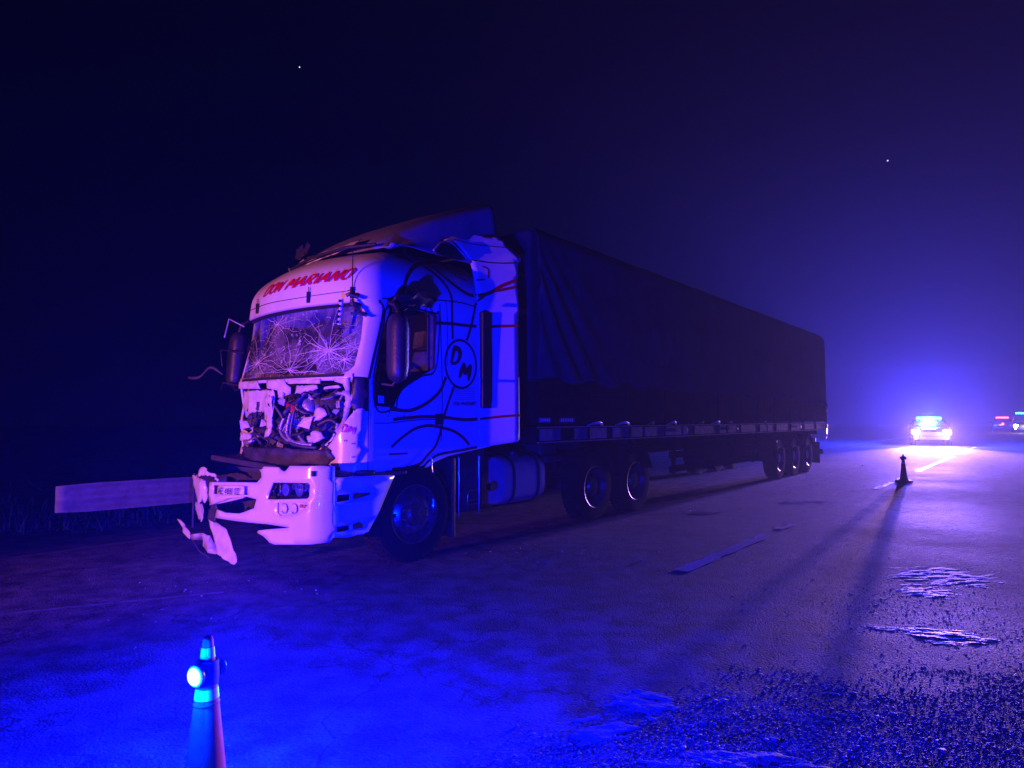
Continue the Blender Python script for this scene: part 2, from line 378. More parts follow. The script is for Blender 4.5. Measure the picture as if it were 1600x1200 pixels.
# ================= setting =================
def ground_material(name, base, dark, wet=False, grit=1.0, rough_=(.72, .93), cracks=True):
    m = bpy.data.materials.new(name); m.use_nodes = True; t = m.node_tree; L = t.links.new; b = t.nodes["Principled BSDF"]; b.inputs["Specular IOR Level"].default_value = .22 if cracks else .6
    tc = _n(t, 'ShaderNodeTexCoord')
    def noi(s, d=6.0, sc_=(1, 1, 1), rot=0.0):
        mp = _n(t, 'ShaderNodeMapping'); mp.inputs["Scale"].default_value = sc_; mp.inputs["Rotation"].default_value = (0, 0, rot)
        n = _n(t, 'ShaderNodeTexNoise', Scale=s, Detail=d, Roughness=.62); L(tc.outputs["Object"], mp.inputs[0]); L(mp.outputs[0], n.inputs["Vector"]); return n.outputs["Fac"]
    big = noi(.35, 5.0); fine = noi(55, 4.0); mid = noi(2.3, 8.0)
    track = noi(1.0, 4.0, (.05, 1.4, 1), ROT * -1)
    r = _n(t, 'ShaderNodeValToRGB'); r.color_ramp.elements[0].color = (*dark, 1); r.color_ramp.elements[1].color = (*base, 1)
    r.color_ramp.elements[0].position = .30; r.color_ramp.elements[1].position = .68
    a = _n(t, 'ShaderNodeMath', operation='ADD'); L(mid, a.inputs[0]); L(track, a.inputs[1])
    a2 = _n(t, 'ShaderNodeMath', operation='ADD'); L(a.outputs[0], a2.inputs[0]); L(big, a2.inputs[1])
    a3 = _n(t, 'ShaderNodeMath', operation='DIVIDE'); L(a2.outputs[0], a3.inputs[0]); a3.inputs[1].default_value = 3.0
    L(a3.outputs[0], r.inputs["Fac"])
    mx = _n(t, 'ShaderNodeMix', data_type='RGBA', blend_type='MULTIPLY'); mx.inputs[0].default_value = .55 * grit
    gr = _n(t, 'ShaderNodeMapRange'); gr.inputs[1].default_value = .35; gr.inputs[2].default_value = .65; gr.inputs[3].default_value = .3; gr.inputs[4].default_value = 1.9
    L(fine, gr.inputs[0]); L(r.outputs["Color"], mx.inputs[6]); L(gr.outputs[0], mx.inputs[7]); 
    if cracks:
        wv = _n(t, 'ShaderNodeTexNoise', Scale=1.7, Detail=5.0); L(tc.outputs["Object"], wv.inputs["Vector"])
        wm = _n(t, 'ShaderNodeVectorMath', operation='MULTIPLY_ADD'); wm.inputs[1].default_value = (1.6, 1.6, 0); L(wv.outputs["Color"], wm.inputs[0]); L(tc.outputs["Object"], wm.inputs[2])
        cv = _n(t, 'ShaderNodeTexVoronoi', feature='DISTANCE_TO_EDGE', Scale=.62); L(wm.outputs[0], cv.inputs["Vector"])
        cr = _n(t, 'ShaderNodeMapRange'); cr.inputs[1].default_value = .0; cr.inputs[2].default_value = .012; cr.inputs[3].default_value = .25; cr.inputs[4].default_value = 1.0; L(cv.outputs["Distance"], cr.inputs[0])
        pn = noi(4.0, 9.0); pr_ = _n(t, 'ShaderNodeMapRange'); pr_.inputs[1].default_value = .40; pr_.inputs[2].default_value = .62; pr_.inputs[3].default_value = .5; pr_.inputs[4].default_value = 1.5; L(pn, pr_.inputs[0])
        c1 = _n(t, 'ShaderNodeMath', operation='MULTIPLY'); L(cr.outputs[0], c1.inputs[0]); L(pr_.outputs[0], c1.inputs[1])
        m3 = _n(t, 'ShaderNodeMix', data_type='RGBA', blend_type='MULTIPLY'); m3.inputs[0].default_value = 1.0
        L(mx.outputs[2], m3.inputs[6]); L(c1.outputs[0], m3.inputs[7]); L(m3.outputs[2], b.inputs["Base Color"])
    else: L(mx.outputs[2], b.inputs["Base Color"])
    rr = _n(t, 'ShaderNodeMapRange'); rr.inputs[1].default_value = .35; rr.inputs[2].default_value = .7; rr.inputs[3].default_value = rough_[0]; rr.inputs[4].default_value = rough_[1]
    L(big, rr.inputs[0]); L(rr.outputs[0], b.inputs["Roughness"])
    vo = _n(t, 'ShaderNodeTexVoronoi', Scale=75.0); L(tc.outputs["Object"], vo.inputs["Vector"])
    b1 = _n(t, 'ShaderNodeBump', Strength=min(1.0, .8 * grit), Distance=.007); L(vo.outputs["Distance"], b1.inputs["Height"]); b1.invert = True
    b2 = _n(t, 'ShaderNodeBump', Strength=.10, Distance=.02); L(mid, b2.inputs["Height"]); L(b2.outputs[0], b1.inputs["Normal"]); L(b1.outputs[0], b.inputs["Normal"])
    return m
M['asphalt'] = ground_material("worn_asphalt", (.125, .112, .112), (.045, .041, .043))
M['verge'] = ground_material("dry_verge_soil", (.11, .095, .085), (.05, .045, .04))
M['mud'] = ground_material("pale_wet_mud", (.26, .24, .24), (.12, .11, .11), grit=.4, rough_=(.55, .75), cracks=False)
M['marking_white'] = ground_material('road_paint', (.80, .78, .80), (.42, .40, .42), grit=1.0, rough_=(.35, .55), cracks=False)
M['marking'] = mat("worn_road_paint", (.22, .21, .22), .6, col2=(.05, .05, .055), vscale=7, bump=.2, bscale=60)
M['gravel'] = mat("gravel_stone", (.24, .21, .21), .65, var=.75, vscale=40, spec=.35)
gb = MB(); gb.add([(-110, -50, -.03), (150, -50, -.03), (150, 190, -.03), (-110, 190, -.03)], [(0, 1, 2, 3)])
g = gb.build("ground", M['verge']); g['kind'] = 'structure'; 
# carriageway running along the truck, from 4.6 m beyond the near side to 14 m towards the camera
def strip(name, u0, u1, v0, v1, z, m, nu=1, ragged=0.0, seed=0):
    b = MB(); r2 = random.Random(seed); vs = []
    for i in range(nu + 1):
        u = u0 + (u1 - u0) * i / nu; e = lambda: (noise.noise(Vector((u * 3.1, seed, 0))) + .6 * (r2.random() - .5)) * ragged
        vs += [W(u, max(v0, v1) + e(), z), W(u, min(v0, v1) + e(), z)]
    b.add(vs, [(2 * i + 1, 2 * i, 2 * i + 2, 2 * i + 3) for i in range(nu)]); return b.build(name, m)
rd = strip("road", -60, 170, 4.4, -13.0, 0.0, M['asphalt'], 60, .12, 3); rd['kind'] = 'structure'
for k, (u0, u1, w) in enumerate(((2.75, 5.35, .15), (5.9, 6.5, .10), (12.6, 14.6, .14), (15.2, 16.4, .12), (18.9, 28.5, .14), (34, 40, .14), (-9, -5, .14))):
    o = strip("lane_marking", u0, u1, -2.30 - w / 2, -2.30 + w / 2, .004, M['marking_white'], int((u1 - u0) * 9), .035, k); o['kind'] = 'structure'
o = strip("edge_marking", -6, 60, 3.55, 3.68, .004, M['marking'], 300, .03, 31); o['kind'] = 'structure'
# thin pale worn line crossing the tarmac ahead of the truck
b = MB(); P0, P1 = Vector((-4.6, 4.86, .004)), Vector((-2.5, 5.80, .004)); dd = (P1 - P0); nn = Vector((-dd.y, dd.x, 0)).normalized()
vs = []
for i in range(31):
    e = .03 + .012 * noise.noise(Vector((i * .7, 3, 1))); p = P0 + dd * i / 30; vs += [p + nn * e, p - nn * e]
b.add(vs, [(2 * i + 1, 2 * i, 2 * i + 2, 2 * i + 3) for i in range(30)]); o = b.build("faded_road_line", M['marking']); o['kind'] = 'structure'

# pale mud left on the tarmac: low lumpy sheets that sink into the road at their edges
def mud(cx, cy, rx, ry, rot, h, seed, stretch=1.0, thresh=0.0):
    n = 70; vs = []; q = Matrix.Rotation(rot, 3, 'Z')
    for i in range(n + 1):
        for j in range(n + 1):
            x, y = (i / n * 2 - 1), (j / n * 2 - 1); p = q @ Vector((x * rx, y * ry, 0))
            f = noise.fractal(Vector((x * rx * 5, y * ry * 7 * stretch, seed)), 1.0, 2.1, 5)
            g_ = noise.fractal(Vector((x * rx * 16, y * ry * 16 * stretch, seed + 9)), 1.0, 2.1, 3)
            z = .28 * h * (f * 1.0 + g_ * .45 + .35 - thresh - 1.5 * max(0, x * x + y * y - .15))
            vs.append((cx + p.x, cy + p.y, max(-.02, min(z, h * 1.6))))
    fs = [(i * (n + 1) + j, (i + 1) * (n + 1) + j, (i + 1) * (n + 1) + j + 1, i * (n + 1) + j + 1) for i in range(n) for j in range(n)]
    fs = [f for f in fs if max(vs[k][2] for k in f) > -.004]
    o = obj("mud_patch", vs, fs, M['mud'], smooth=60); o['kind'] = 'stuff'
    return o
mud(4.1, 6.4, .62, .55, .2, .012, 1.3, 2.6, .0); mud(3.6, 5.85, .36, .34, .2, .010, 8.3, 2.6, .05)
mud(2.98, 4.66, .40, .26, -.3, .012, 4.1, 2.2); mud(2.7, 4.82, .22, .10, -.2, .012, 14.1, 2)
mud(3.05, 10.6, .55, .35, .1, .010, 5.7, 2.2); mud(5.2, 12.0, .9, .4, .2, .012, 15.7, 2.2)
mud(.72, 3.58, .24, .20, -.5, .014, 2.2, 1.6); mud(.42, 3.30, .26, .18, .3, .012, 6.2, 1.6)
mud(1.05, 2.98, .42, .16, -.25, .020, 3.9, 1.8); mud(.70, 2.95, .2, .1, -.1, .012, 23.9, 1.8)

# ---- loose gravel and stones
def scatter(name, pts, size, m, seed, flat=.6, kind='stuff'):
    rs = np.random.RandomState(seed); n = len(pts); pts = np.array(pts)
    base = np.array([(1, 0, 0), (-.2, 1, 0), (-.9, .1, 0), (.1, -1, 0), (.1, .1, 1), (0, 0, -.6)], float)
    fb = np.array([(0, 1, 4), (1, 2, 4), (2, 3, 4), (3, 0, 4), (1, 0, 5), (2, 1, 5), (3, 2, 5), (0, 3, 5)])
    s = size * np.exp(rs.normal(0, .42, n)); a = rs.rand(n) * 6.28
    V = base[None] + rs.normal(0, .22, (n, 6, 3)); V[:, :, 2] *= flat
    x = V[:, :, 0] * np.cos(a)[:, None] - V[:, :, 1] * np.sin(a)[:, None]; y = V[:, :, 0] * np.sin(a)[:, None] + V[:, :, 1] * np.cos(a)[:, None]
    V = np.stack([x, y, V[:, :, 2]], 2) * s[:, None, None]
    V[:, :, 0] += pts[:, 0, None]; V[:, :, 1] += pts[:, 1, None]; V[:, :, 2] += pts[:, 2, None] if pts.shape[1] > 2 else (s * .10 * flat)[:, None]
    Fc = (fb[None] + (np.arange(n) * 6)[:, None, None]).reshape(-1, 3)
    me = bpy.data.meshes.new(name); me.vertices.add(n * 6); me.vertices.foreach_set("co", V.reshape(-1)); me.loops.add(n * 24); me.loops.foreach_set("vertex_index", Fc.reshape(-1))
    me.polygons.add(n * 8); me.polygons.foreach_set("loop_start", np.arange(n * 8) * 3); me.update(calc_edges=True); me.materials.append(m)
    o = bpy.data.objects.new(name, me); C.objects.link(o)
    if kind: o['kind'] = kind
    return o
pts = []
poly = [(-.35, 2.9), (.05, 3.15), (.75, 3.75), (1.35, 3.95), (2.1, 3.9), (3.1, 4.1), (3.6, 3.2), (3.0, 2.7), (-.3, 2.7)]
def edge_dist(x, y):
    return min((Vector((x, y)) - Vector(a) - (Vector(b_) - Vector(a)) * max(0, min(1, (Vector((x, y)) - Vector(a)).dot(Vector(b_) - Vector(a)) / (Vector(b_) - Vector(a)).length_squared))).length for a, b_ in zip(poly[:5], poly[1:6]))
while len(pts) < 15000:
    x, y = rnd.uniform(-.7, 3.8), rnd.uniform(2.7, 4.6); ins = inside((x, y), poly); d = edge_dist(x, y) * (1 if ins else -1)
    n_ = noise.fractal(Vector((x * 2.0, y * 2.6, 3)), 1, 2, 4)
    if rnd.random() < 1 / (1 + math.exp(-(d + .38 * n_ - .16) / .07)): pts.append((x, y))
scatter("gravel", pts, .0042, M['gravel'], 3, flat=.26)
pts = []
while len(pts) < 2600:
    x, y = rnd.gauss(3.3, .6), rnd.gauss(5.1, .7)
    if noise.noise(Vector((x * 2.5, y * 2.5, 8))) > -.2 - rnd.random() * .4 and y > 3.8: pts.append((x, y))
scatter("gravel_patch", pts, .0045, M['gravel'], 4, flat=.16)
pts = [(rnd.uniform(-3, 6), 2.8 + 9 * rnd.random() ** 1.6) for _ in range(3500)]
scatter("loose_grit", pts, .0042, M['gravel'], 5, flat=.2)
M['shard'] = mat("broken_glass", (.75, .75, .8), .06, 0.0, spec=1.0); M['shard'].node_tree.nodes["Principled BSDF"].inputs["Metallic"].default_value = .6
pts = [(0.45 + rnd.gauss(0, .45), 7.3 + rnd.gauss(0, .55)) for _ in range(90)] + [W(rnd.uniform(6, 22), rnd.gauss(-.7, .35)).to_tuple()[:2] for _ in range(260)] + [(rnd.uniform(-4, -.5), rnd.uniform(4.8, 6.6)) for _ in range(40)]
scatter("glass_debris", pts, .006, M['shard'], 6, flat=.9)

# tussocks of dry grass on the dark verge
M['grass'] = mat("dry_grass", (.22, .20, .12), .8, col2=(.10, .11, .06), vscale=3)
vs, fs = [], []
for _ in range(9000):
    u = rnd.uniform(-9, 14); v = 4.9 + abs(rnd.gauss(0, 2.6)); c = W(u, v)
    if noise.noise(Vector((c.x * .9, c.y * .9, 0))) < rnd.random() * .5 - .2: continue
    h = rnd.uniform(.05, .22); a = rnd.random() * 6.28; d = Vector((math.cos(a), math.sin(a), 0)); l = Vector((rnd.gauss(0, .06), rnd.gauss(0, .06), h)); k = len(vs)
    vs += [c + d * .006 + Vector((0, 0, -.04)), c - d * .006 + Vector((0, 0, -.04)), c + l]; fs.append((k, k + 1, k + 2))
o = obj("grass", vs, fs, M['grass']); o['kind'] = 'stuff'

# ================= the truck =================
truck = thing("truck", "white truck cab with a smashed front, shattered windscreen and red curved lines along its side", "truck", (OX, OY, 0), ROT)
T = truck
def off_front(F, d): return lambda s, z: tuple(Vector(F(s, z)) + Vector((d, 0, 0)))
S_END = 3.06
cab_outer = [(-S_END, .95), (-1.24, .95), (-.9, .93), (.9, .93), (1.24, .945), (1.84, .925), (2.0, .947), (2.135, 1.02), (2.377, 1.085), (2.984, 1.156), (S_END, 1.165),
             (S_END, 3.415), (-S_END, 3.415)]
h_screen = [(-1.10, 1.985), (-.35, 1.955), (.241, 1.940), (.95, 1.955), (1.03, 1.975), (1.085, 2.03), (1.105, 2.3), (1.09, 2.52), (1.05, 2.665), (.344, 2.655), (-.8, 2.66), (-1.10, 2.655), (-1.15, 2.4)]
h_window = [(1.402, 2.686), (2.115, 2.678), (2.165, 2.66), (2.169, 2.068), (1.954, 1.964), (1.704, 1.823), (1.62, 1.70), (1.589, 1.619), (1.327, 1.635), (1.319, 2.431)]
h_far = [(-a, b) for a, b in h_window]
h_grille = [(-1.12, 1.86), (-.97, 1.90), (-.6, 1.885), (-.3, 1.90), (.1, 1.885), (.45, 1.90), (.8, 1.89), (1.04, 1.895), (1.09, 1.86), (1.075, 1.7), (1.10, 1.6), (1.06, 1.42), (1.0, 1.3), (1.04, 1.18), (.95, 1.0), (.5, .96), (-.4, .97), (-1.05, .96), (-1.16, 1.2), (-1.13, 1.5), (-1.18, 1.66)]
cab = panel("cab_shell", CAB, cab_outer, M['paint'], T, holes=[h_screen, h_window, h_far, h_grille], h=.055, solid=.028, smooth=45)
rim_pts = [CAB(-S_END + 2 * S_END * i / 90, 3.412) for i in range(91)]
obj("roof_panel", rim_pts, [tuple(range(91))], M['paint'], T)
b = MB(); b.box((2.56, .16, .95), (2.60, 2.34, 2.8)); b.box((2.56, .5, 2.8), (2.60, 2.0, 3.40)); b.build("rear_wall", M['black'], T)
b = MB(); b.box((1.0, .17, .93), (2.56, .22, 1.6)); b.box((1.0, 2.28, .93), (2.56, 2.33, 1.6)); b.box((.85, .3, 1.05), (2.56, 2.2, 1.12)); b.build("cab_floor", M['black'], T)
b = MB()
b.grid(lambda i, j: (1.0 + .18 * math.cos(PI * .9 * i) * 1.2, .3 + 1.9 * j, 1.78 + .22 * math.sin(PI * .9 * i) + .02 * noise.noise(Vector((i * 5, j * 9, 0)))), 8, 20)
b.box((.84, .28, 1.2), (1.2, 2.22, 1.80)); b.build("dashboard", M['black'], T, smooth=50)
b = MB(); b.lathe([(.21 + .02 * math.cos(a), .02 * math.sin(a)) for a in [2 * PI * k / 8 for k in range(9)]], 'z', (0, 0, 0), 22)
st = b.build("steering_wheel", M['black'], T, smooth=60); st.location = (1.32, .72, 1.95); st.rotation_euler = (0, -.9, 0)
for vv in (.62, 1.88):
    b = MB()
    b.grid(lambda i, j: (1.86 + .12 * math.cos(2 * PI * j) + .20 * i, vv + (.24 - .07 * i) * math.sin(2 * PI * j) * (1 - .25 * max(0, i - .8)), 1.45 + .85 * i), 12, 16)
    b.grid(lambda i, j: (1.99 + .07 * math.cos(2 * PI * j) + .03 * i, vv + .14 * math.sin(2 * PI * j), 2.34 + .20 * i), 5, 14)
    b.box((1.45, vv - .25, 1.32), (1.98, vv + .25, 1.48)); b.build("seat", M['cloth'], T, smooth=45)
b = MB(); b.box((2.2, .2, 1.4), (2.56, 2.3, 1.75)); b.build("bunk", M['cloth'], T, bevel=.04)
b = MB(); b.grid(lambda i, j: (1.72 + .55 * i, .235 + .03 * math.sin(i * 46), 1.62 + 1.08 * j), 36, 4); b.build("curtain", M['cloth'], T, smooth=60)

# windscreen: bowed inwards by the blow
V_, F_ = fill2d([(a * 1.012, b_ + (.012 if b_ > 2.3 else -.012)) for a, b_ in h_screen], [], .05)
vs = []
for p in V_:
    x, z = p; q = Vector(CAB(x, z)); dent = .07 * math.exp(-((x + .1) ** 2) / .5 - ((z - 2.15) ** 2) / .06) + .012 * noise.fractal(Vector((x * 7, z * 7, 0)), 1, 2, 3)
    vs.append(q + Vector((.022 + dent, 0, 0)))
ws = obj("windscreen", vs, [tuple(f) for f in F_], M['screen'], T, smooth=40)
rc = random.Random(5); cv_, cf_ = [], []
def crack_line(pts, w):
    k0 = len(cv_)
    for i, (a_, b2_) in enumerate(pts):
        q = Vector(CAB(a_, b2_)); dent = .07 * math.exp(-((a_ + .1) ** 2) / .5 - ((b2_ - 2.15) ** 2) / .06); n_ = pts[min(i + 1, len(pts) - 1)]; p_ = pts[max(i - 1, 0)]
        d_ = Vector((n_[0] - p_[0], n_[1] - p_[1])).normalized(); ww = w * (1 - .7 * i / len(pts))
        for sg in (1, -1):
            e_ = Vector(CAB(a_ - sg * d_.y * ww, b2_ + sg * d_.x * ww)); cv_.append(e_ + Vector((.006 + dent, 0, 0)))
    cf_.extend((k0 + 2 * i, k0 + 2 * i + 1, k0 + 2 * i + 3, k0 + 2 * i + 2) for i in range(len(pts) - 1))
for cx_, cz_, nr, mx_ in ((-.62, 2.14, 30, .55), (.72, 2.2, 34, .6), (.15, 2.02, 22, .6), (-.2, 2.55, 14, .4), (.95, 2.1, 16, .3)):
    rad = []
    for k in range(nr):
        a_ = 2 * PI * k / nr + rc.uniform(-.12, .12); L_ = mx_ * rc.uniform(.35, 1.0); pts = []
        for i in range(9):
            t_ = i / 8; pts.append((cx_ + L_ * t_ * math.cos(a_) * 1.3 + rc.uniform(-.008, .008), cz_ + L_ * t_ * math.sin(a_) * .8 + rc.uniform(-.008, .008))); a_ += rc.uniform(-.06, .06)
        pts = [p for p in pts if inside(p, h_screen)]
        if len(pts) > 2: crack_line(pts, rc.uniform(.0015, .004))
        rad.append(a_)
    for ring in (.10, .2, .32):
        for k in range(nr):
            if rc.random() < .55:
                a0 = 2 * PI * k / nr; a1 = a0 + 2 * PI / nr * rc.uniform(.8, 1.8); r_ = ring * rc.uniform(.8, 1.25) * mx_ * 1.8
                pts = [(cx_ + r_ * math.cos(a0 + (a1 - a0) * i / 3) * 1.3, cz_ + r_ * math.sin(a0 + (a1 - a0) * i / 3) * .8) for i in range(4)]
                if all(inside(p, h_screen) for p in pts): crack_line(pts, .0015)
crk = obj("glass_cracks", cv_, cf_, M['dirty'], ws); crk['kind'] = 'stuff'
for pts in ([(-.95, 2.42), (-.72, 2.48), (-.62, 2.36), (-.66, 2.2), (-.80, 2.10), (-.93, 2.2)], [(-.15, 2.05), (.2, 2.10), (.55, 2.07), (.62, 2.0), (.3, 1.97), (-.05, 1.98)], [(.72, 2.44), (.84, 2.46), (.87, 2.25), (.80, 2.12), (.70, 2.2)]):
    hv, hf_ = fill2d(jagged(pts, len(pts), .03, .014), [], .05); hv = [Vector(CAB(p[0], p[1])) + Vector((.014 + .07 * math.exp(-((p[0] + .1) ** 2) / .5 - ((p[1] - 2.15) ** 2) / .06), 0, 0)) for p in hv]
    obj("hole_shade_patch", hv, [tuple(f) for f in hf_], M['black'], ws)  # black patches stand for the dark seen through broken-out glass
for s0, s1, za, zb in ((-1.15, 1.1, 1.955, 1.94), (-1.13, 1.06, 2.665, 2.665)):
    ribbon("rubber_seal", [(s0, za), (0, (za + zb) / 2 - (.01 if za < 2 else 0)), (s1, zb)], .03, M['seam'], ws, off_front(CAB, -.003), 0)
panel("window_glass", CAB, h_window, M['winglass'], T, h=.12, solid=0, off=-.012)
panel("window_glass", CAB, h_far, M['winglass'], T, h=.12, solid=0, off=-.012)
ribbon("window_seal", h_window, .022, M['seam'], T, CAB, .003, closed=True)
b = MB(); 
for k in range(1): b.add([CAB(1.36, 1.74), CAB(1.44, 1.735), CAB(1.44, 1.66), CAB(1.365, 1.665)], [(0, 1, 2, 3)])
b.v = [(x, y - .004, z) for x, y, z in b.v]; b.build("window_sticker", M['band'], T)

# seams, door edges
seams = [([(1.283, 2.73), (1.288, 2.5), (1.262, 2.11), (1.25, 1.62), (1.24, 1.2), (1.22, .96)], .045),
         ]
ribbon("door_gap", [(1.284, 2.72), (1.29, 2.5), (1.264, 2.11), (1.252, 1.9)], .035, M['seam'], T, CAB, .003)
ribbon("door_gap", [(1.25, 1.9), (1.246, 1.62), (1.24, 1.2), (1.235, .98)], .012, M['seam'], T, CAB, .003)
ribbon("door_gap", [(1.786, 2.80), (1.80, 2.4), (1.815, 1.8), (1.81, 1.5), (1.80, 1.25)], .014, M['seam'], T, SIDE, .003)
ribbon("door_gap", [(.86, 1.46), (1.084, 1.462), (1.4, 1.49), (1.81, 1.50)], .012, M['seam'], T, SIDE, .003)
ribbon("roof_gap", [(.95, 2.735), (1.1, 2.76), (1.5, 2.81), (2.073, 2.86), (2.382, 2.845)], .014, M['seam'], T, SIDE, .003)
ribbon("roof_gap", [(1.87, 2.85), (1.9, 2.77), (1.905, 2.4), (1.90, 2.1)], .008, M['seam'], T, SIDE, .003)
ribbon("wheel_arch_lip", [(1.0, .965), (1.3, .955), (1.5, .975), (1.62, 1.05), (1.78, 1.11), (2.1, 1.14), (2.4, 1.17)], .03, M['seam'], T, SIDE, .003)

# red curved lines painted along the side
STR = [[(1.232, 2.832), (1.33, 3.015), (1.502, 3.172), (1.723, 3.28), (2.055, 3.378), (2.261, 3.402)],
 [(1.724, 3.248), (1.836, 3.166), (1.945, 3.037), (1.99, 2.884), (1.981, 2.78), (1.989, 2.418)],
 [(1.871, 3.311), (1.972, 3.175), (2.11, 3.064), (2.277, 2.991), (2.40, 2.985)], [(2.42, 2.985), (2.61, 3.037), (2.809, 3.152), (3.035, 3.255), (3.07, 3.265)],
 [(2.227, 2.424), (2.308, 2.609), (2.38, 2.834), (2.41, 2.89)], [(2.43, 2.91), (2.467, 2.951), (2.636, 3.057), (2.812, 3.107), (3.026, 3.171), (3.055, 3.178)],
 [(1.714, 2.57), (1.967, 2.592), (2.219, 2.599), (2.40, 2.61)], [(2.63, 2.63), (3.015, 2.672)],
 [(1.874, 1.976), (1.777, 1.814), (1.607, 1.691), (1.431, 1.617), (1.282, 1.59), (1.05, 1.606)],
 [(2.003, 1.873), (1.91, 1.681), (1.828, 1.495), (1.791, 1.365), (1.712, 1.204), (1.577, 1.097), (1.484, 1.023), (1.305, .99), (1.09, .985)],
 [(1.098, 1.495), (1.303, 1.514), (1.564, 1.528), (1.84, 1.521), (2.155, 1.495), (2.41, 1.50)], [(2.43, 1.502), (2.744, 1.531), (3.018, 1.55)],
 [(1.078, 1.211), (1.223, 1.308), (1.412, 1.4), (1.61, 1.43), (1.818, 1.404), (2.006, 1.362), (2.156, 1.288), (2.263, 1.201)],
 [(2.191, 3.378), (2.213, 3.237), (2.329, 3.191), (2.40, 3.187)], [(2.45, 3.185), (2.59, 3.211)], [(2.592, 3.383), (2.673, 3.355), (2.644, 3.241)], [(1.365, 3.3), (1.493, 3.312), (1.589, 3.27)]]
WD = [.04, .034, .04, .04, .034, .034, .034, .034, .04, .034, .036, .03, .034, .018, .018, .02, .03]
for p, w in zip(STR, WD): ribbon("painted_line", p, w, M['red'], T, SIDE, .0045)
cx, cz, ra, rb_ = 2.122, 2.138, .262, .278
ribbon("emblem_ring", [(cx + ra * math.cos(a), cz + rb_ * math.sin(a)) for a in [2 * PI * k / 14 for k in range(14)]], .026, M['ring'], T, SIDE, .006, closed=True)
lettering("emblem_letter", "D", SIDE, cx - .075, cz + .085, .19, M['red'], T, off=(0, -.006, 0), slope=-.1, weight=.26)
lettering("emblem_letter", "M", SIDE, cx + .085, cz - .085, .19, M['red'], T, off=(0, -.007, 0), slope=-.15, weight=.26)
lettering("company_name", "DON MARIANO", SIDE, 2.18, 1.68, .045, M['red'], T, bold=.03, off=(0, -.006, 0), slope=.03)
lettering("model_number", "410", SIDE, 1.20, 1.52, .045, M['chrome'], T, shear=.2, bold=.03, off=(0, -.006, 0), slope=.05, spacing=1.1)
for k in range(7): ribbon("vent_line", [(1.98, 1.72 + k * .022), (2.36, 1.74 + k * .022)], .003, M['seam'], T, SIDE, .003)
lettering("roof_name", "DON MARIANO", CAB, .24, 2.965, .118, M['red'], T, shear=.5, off=(-.008, 0, .006), slope=.015, sx=1.5, weight=.2)
# black service cap and the door handle
b = MB(); b.box((1.705, .085, 1.44), (1.83, .106, 1.56)); b.build("door_handle", M['black'], T, bevel=.01)
b = MB(); b.box((1.05, .09, 1.13), (1.30, .104, 1.15)); b.build("step_trim", M['black'], T)
for u in (1.05, 1.07): b = MB(); b.disc(.012, (u - .02, .10, 1.53 + (u - 1.05) * 2), (0, -1, 0), 10, .006); b.build("lock_cap", M['chrome'], T)

# sun visor band above the windscreen with clips
ribbon("visor_line", [(-1.0, 2.80), (-.4, 2.80), (.2, 2.79), (.8, 2.80), (1.03, 2.81)], .008, M['seam'], T, off_front(CAB, -.004), 0)
for s in (-.66, .42, 1.0):
    b = MB(); p = Vector(CAB(s, 2.78)); b.box(p - Vector((.03, .016, .06)), p + Vector((.0, .016, .055))); b.tube([p + Vector((-.012, 0, .05)), p + Vector((-.012, 0, .11 if s < .9 else .42))], .006, 5); b.build("visor_clip", M['black'], T)

# side fairing behind the door, flaring outwards
panel("side_fairing", FAIR, [(2.43, 1.163), (2.85, 1.205), (2.99, 1.22), (3.025, 1.25), (3.02, 2.0), (3.02, 2.7), (3.07, 3.2), (3.15, 3.5), (3.22, 3.57), (3.20, 3.61), (3.0, 3.83), (2.6, 3.80), (2.25, 3.72), (2.05, 3.62), (2.15, 3.60), (2.30, 3.56), (2.36, 3.50), (2.47, 3.43), (2.43, 3.40)],
      M['paint'], T, h=.07, solid=.02)
FO = lambda d: (lambda u, z: (FAIR(u, z)[0], FAIR(u, z)[1] - d, FAIR(u, z)[2]))
b = MB(); b.box((2.44, .01 + .03, 1.63), (2.60, .16, 2.785)); sl = b.build("side_vent", M['black'], T, bevel=.01)
b = MB(); b.tube([FO(.012)(2.60, 1.70), FO(.012)(2.61, 2.2), FO(.012)(2.60, 2.74)], .008, 6); b.build("vent_trim", M['alloy'], sl)
ribbon("fairing_gap", [(2.43, 3.44), (2.8, 3.46), (3.14, 3.51)], .016, M['seam'], T, FAIR, .004)
ribbon("fairing_gap", [(2.2, 3.66), (2.6, 3.67), (3.18, 3.72)], .010, M['seam'], T, FAIR, .004)
b = MB(); b.box((2.7, .12, 1.25), (2.95, .16, 2.9)); b.build("fairing_brace", M['black'], T)
# torn lip of the roof fairing and a black sheet for the shade in the hole under it
lip = [(1.80, 3.43), (1.95, 3.56), (2.10, 3.615), (2.20, 3.58), (2.28, 3.52), (2.36, 3.45)]
b = MB(); b.tube([(u, VC - fair_hw(z) - .012, z) for u, z in lip], .012, 6); b.build("torn_edge", M['torn'], T, smooth=60)
panel("torn_hole_shade", lambda u, z: (u, VC - fair_hw(z) - .004, z), [(1.82, 3.41), (1.95, 3.54), (2.1, 3.60), (2.2, 3.565), (2.34, 3.43), (2.2, 3.40), (2.05, 3.39)], M['black'], T, h=.05)

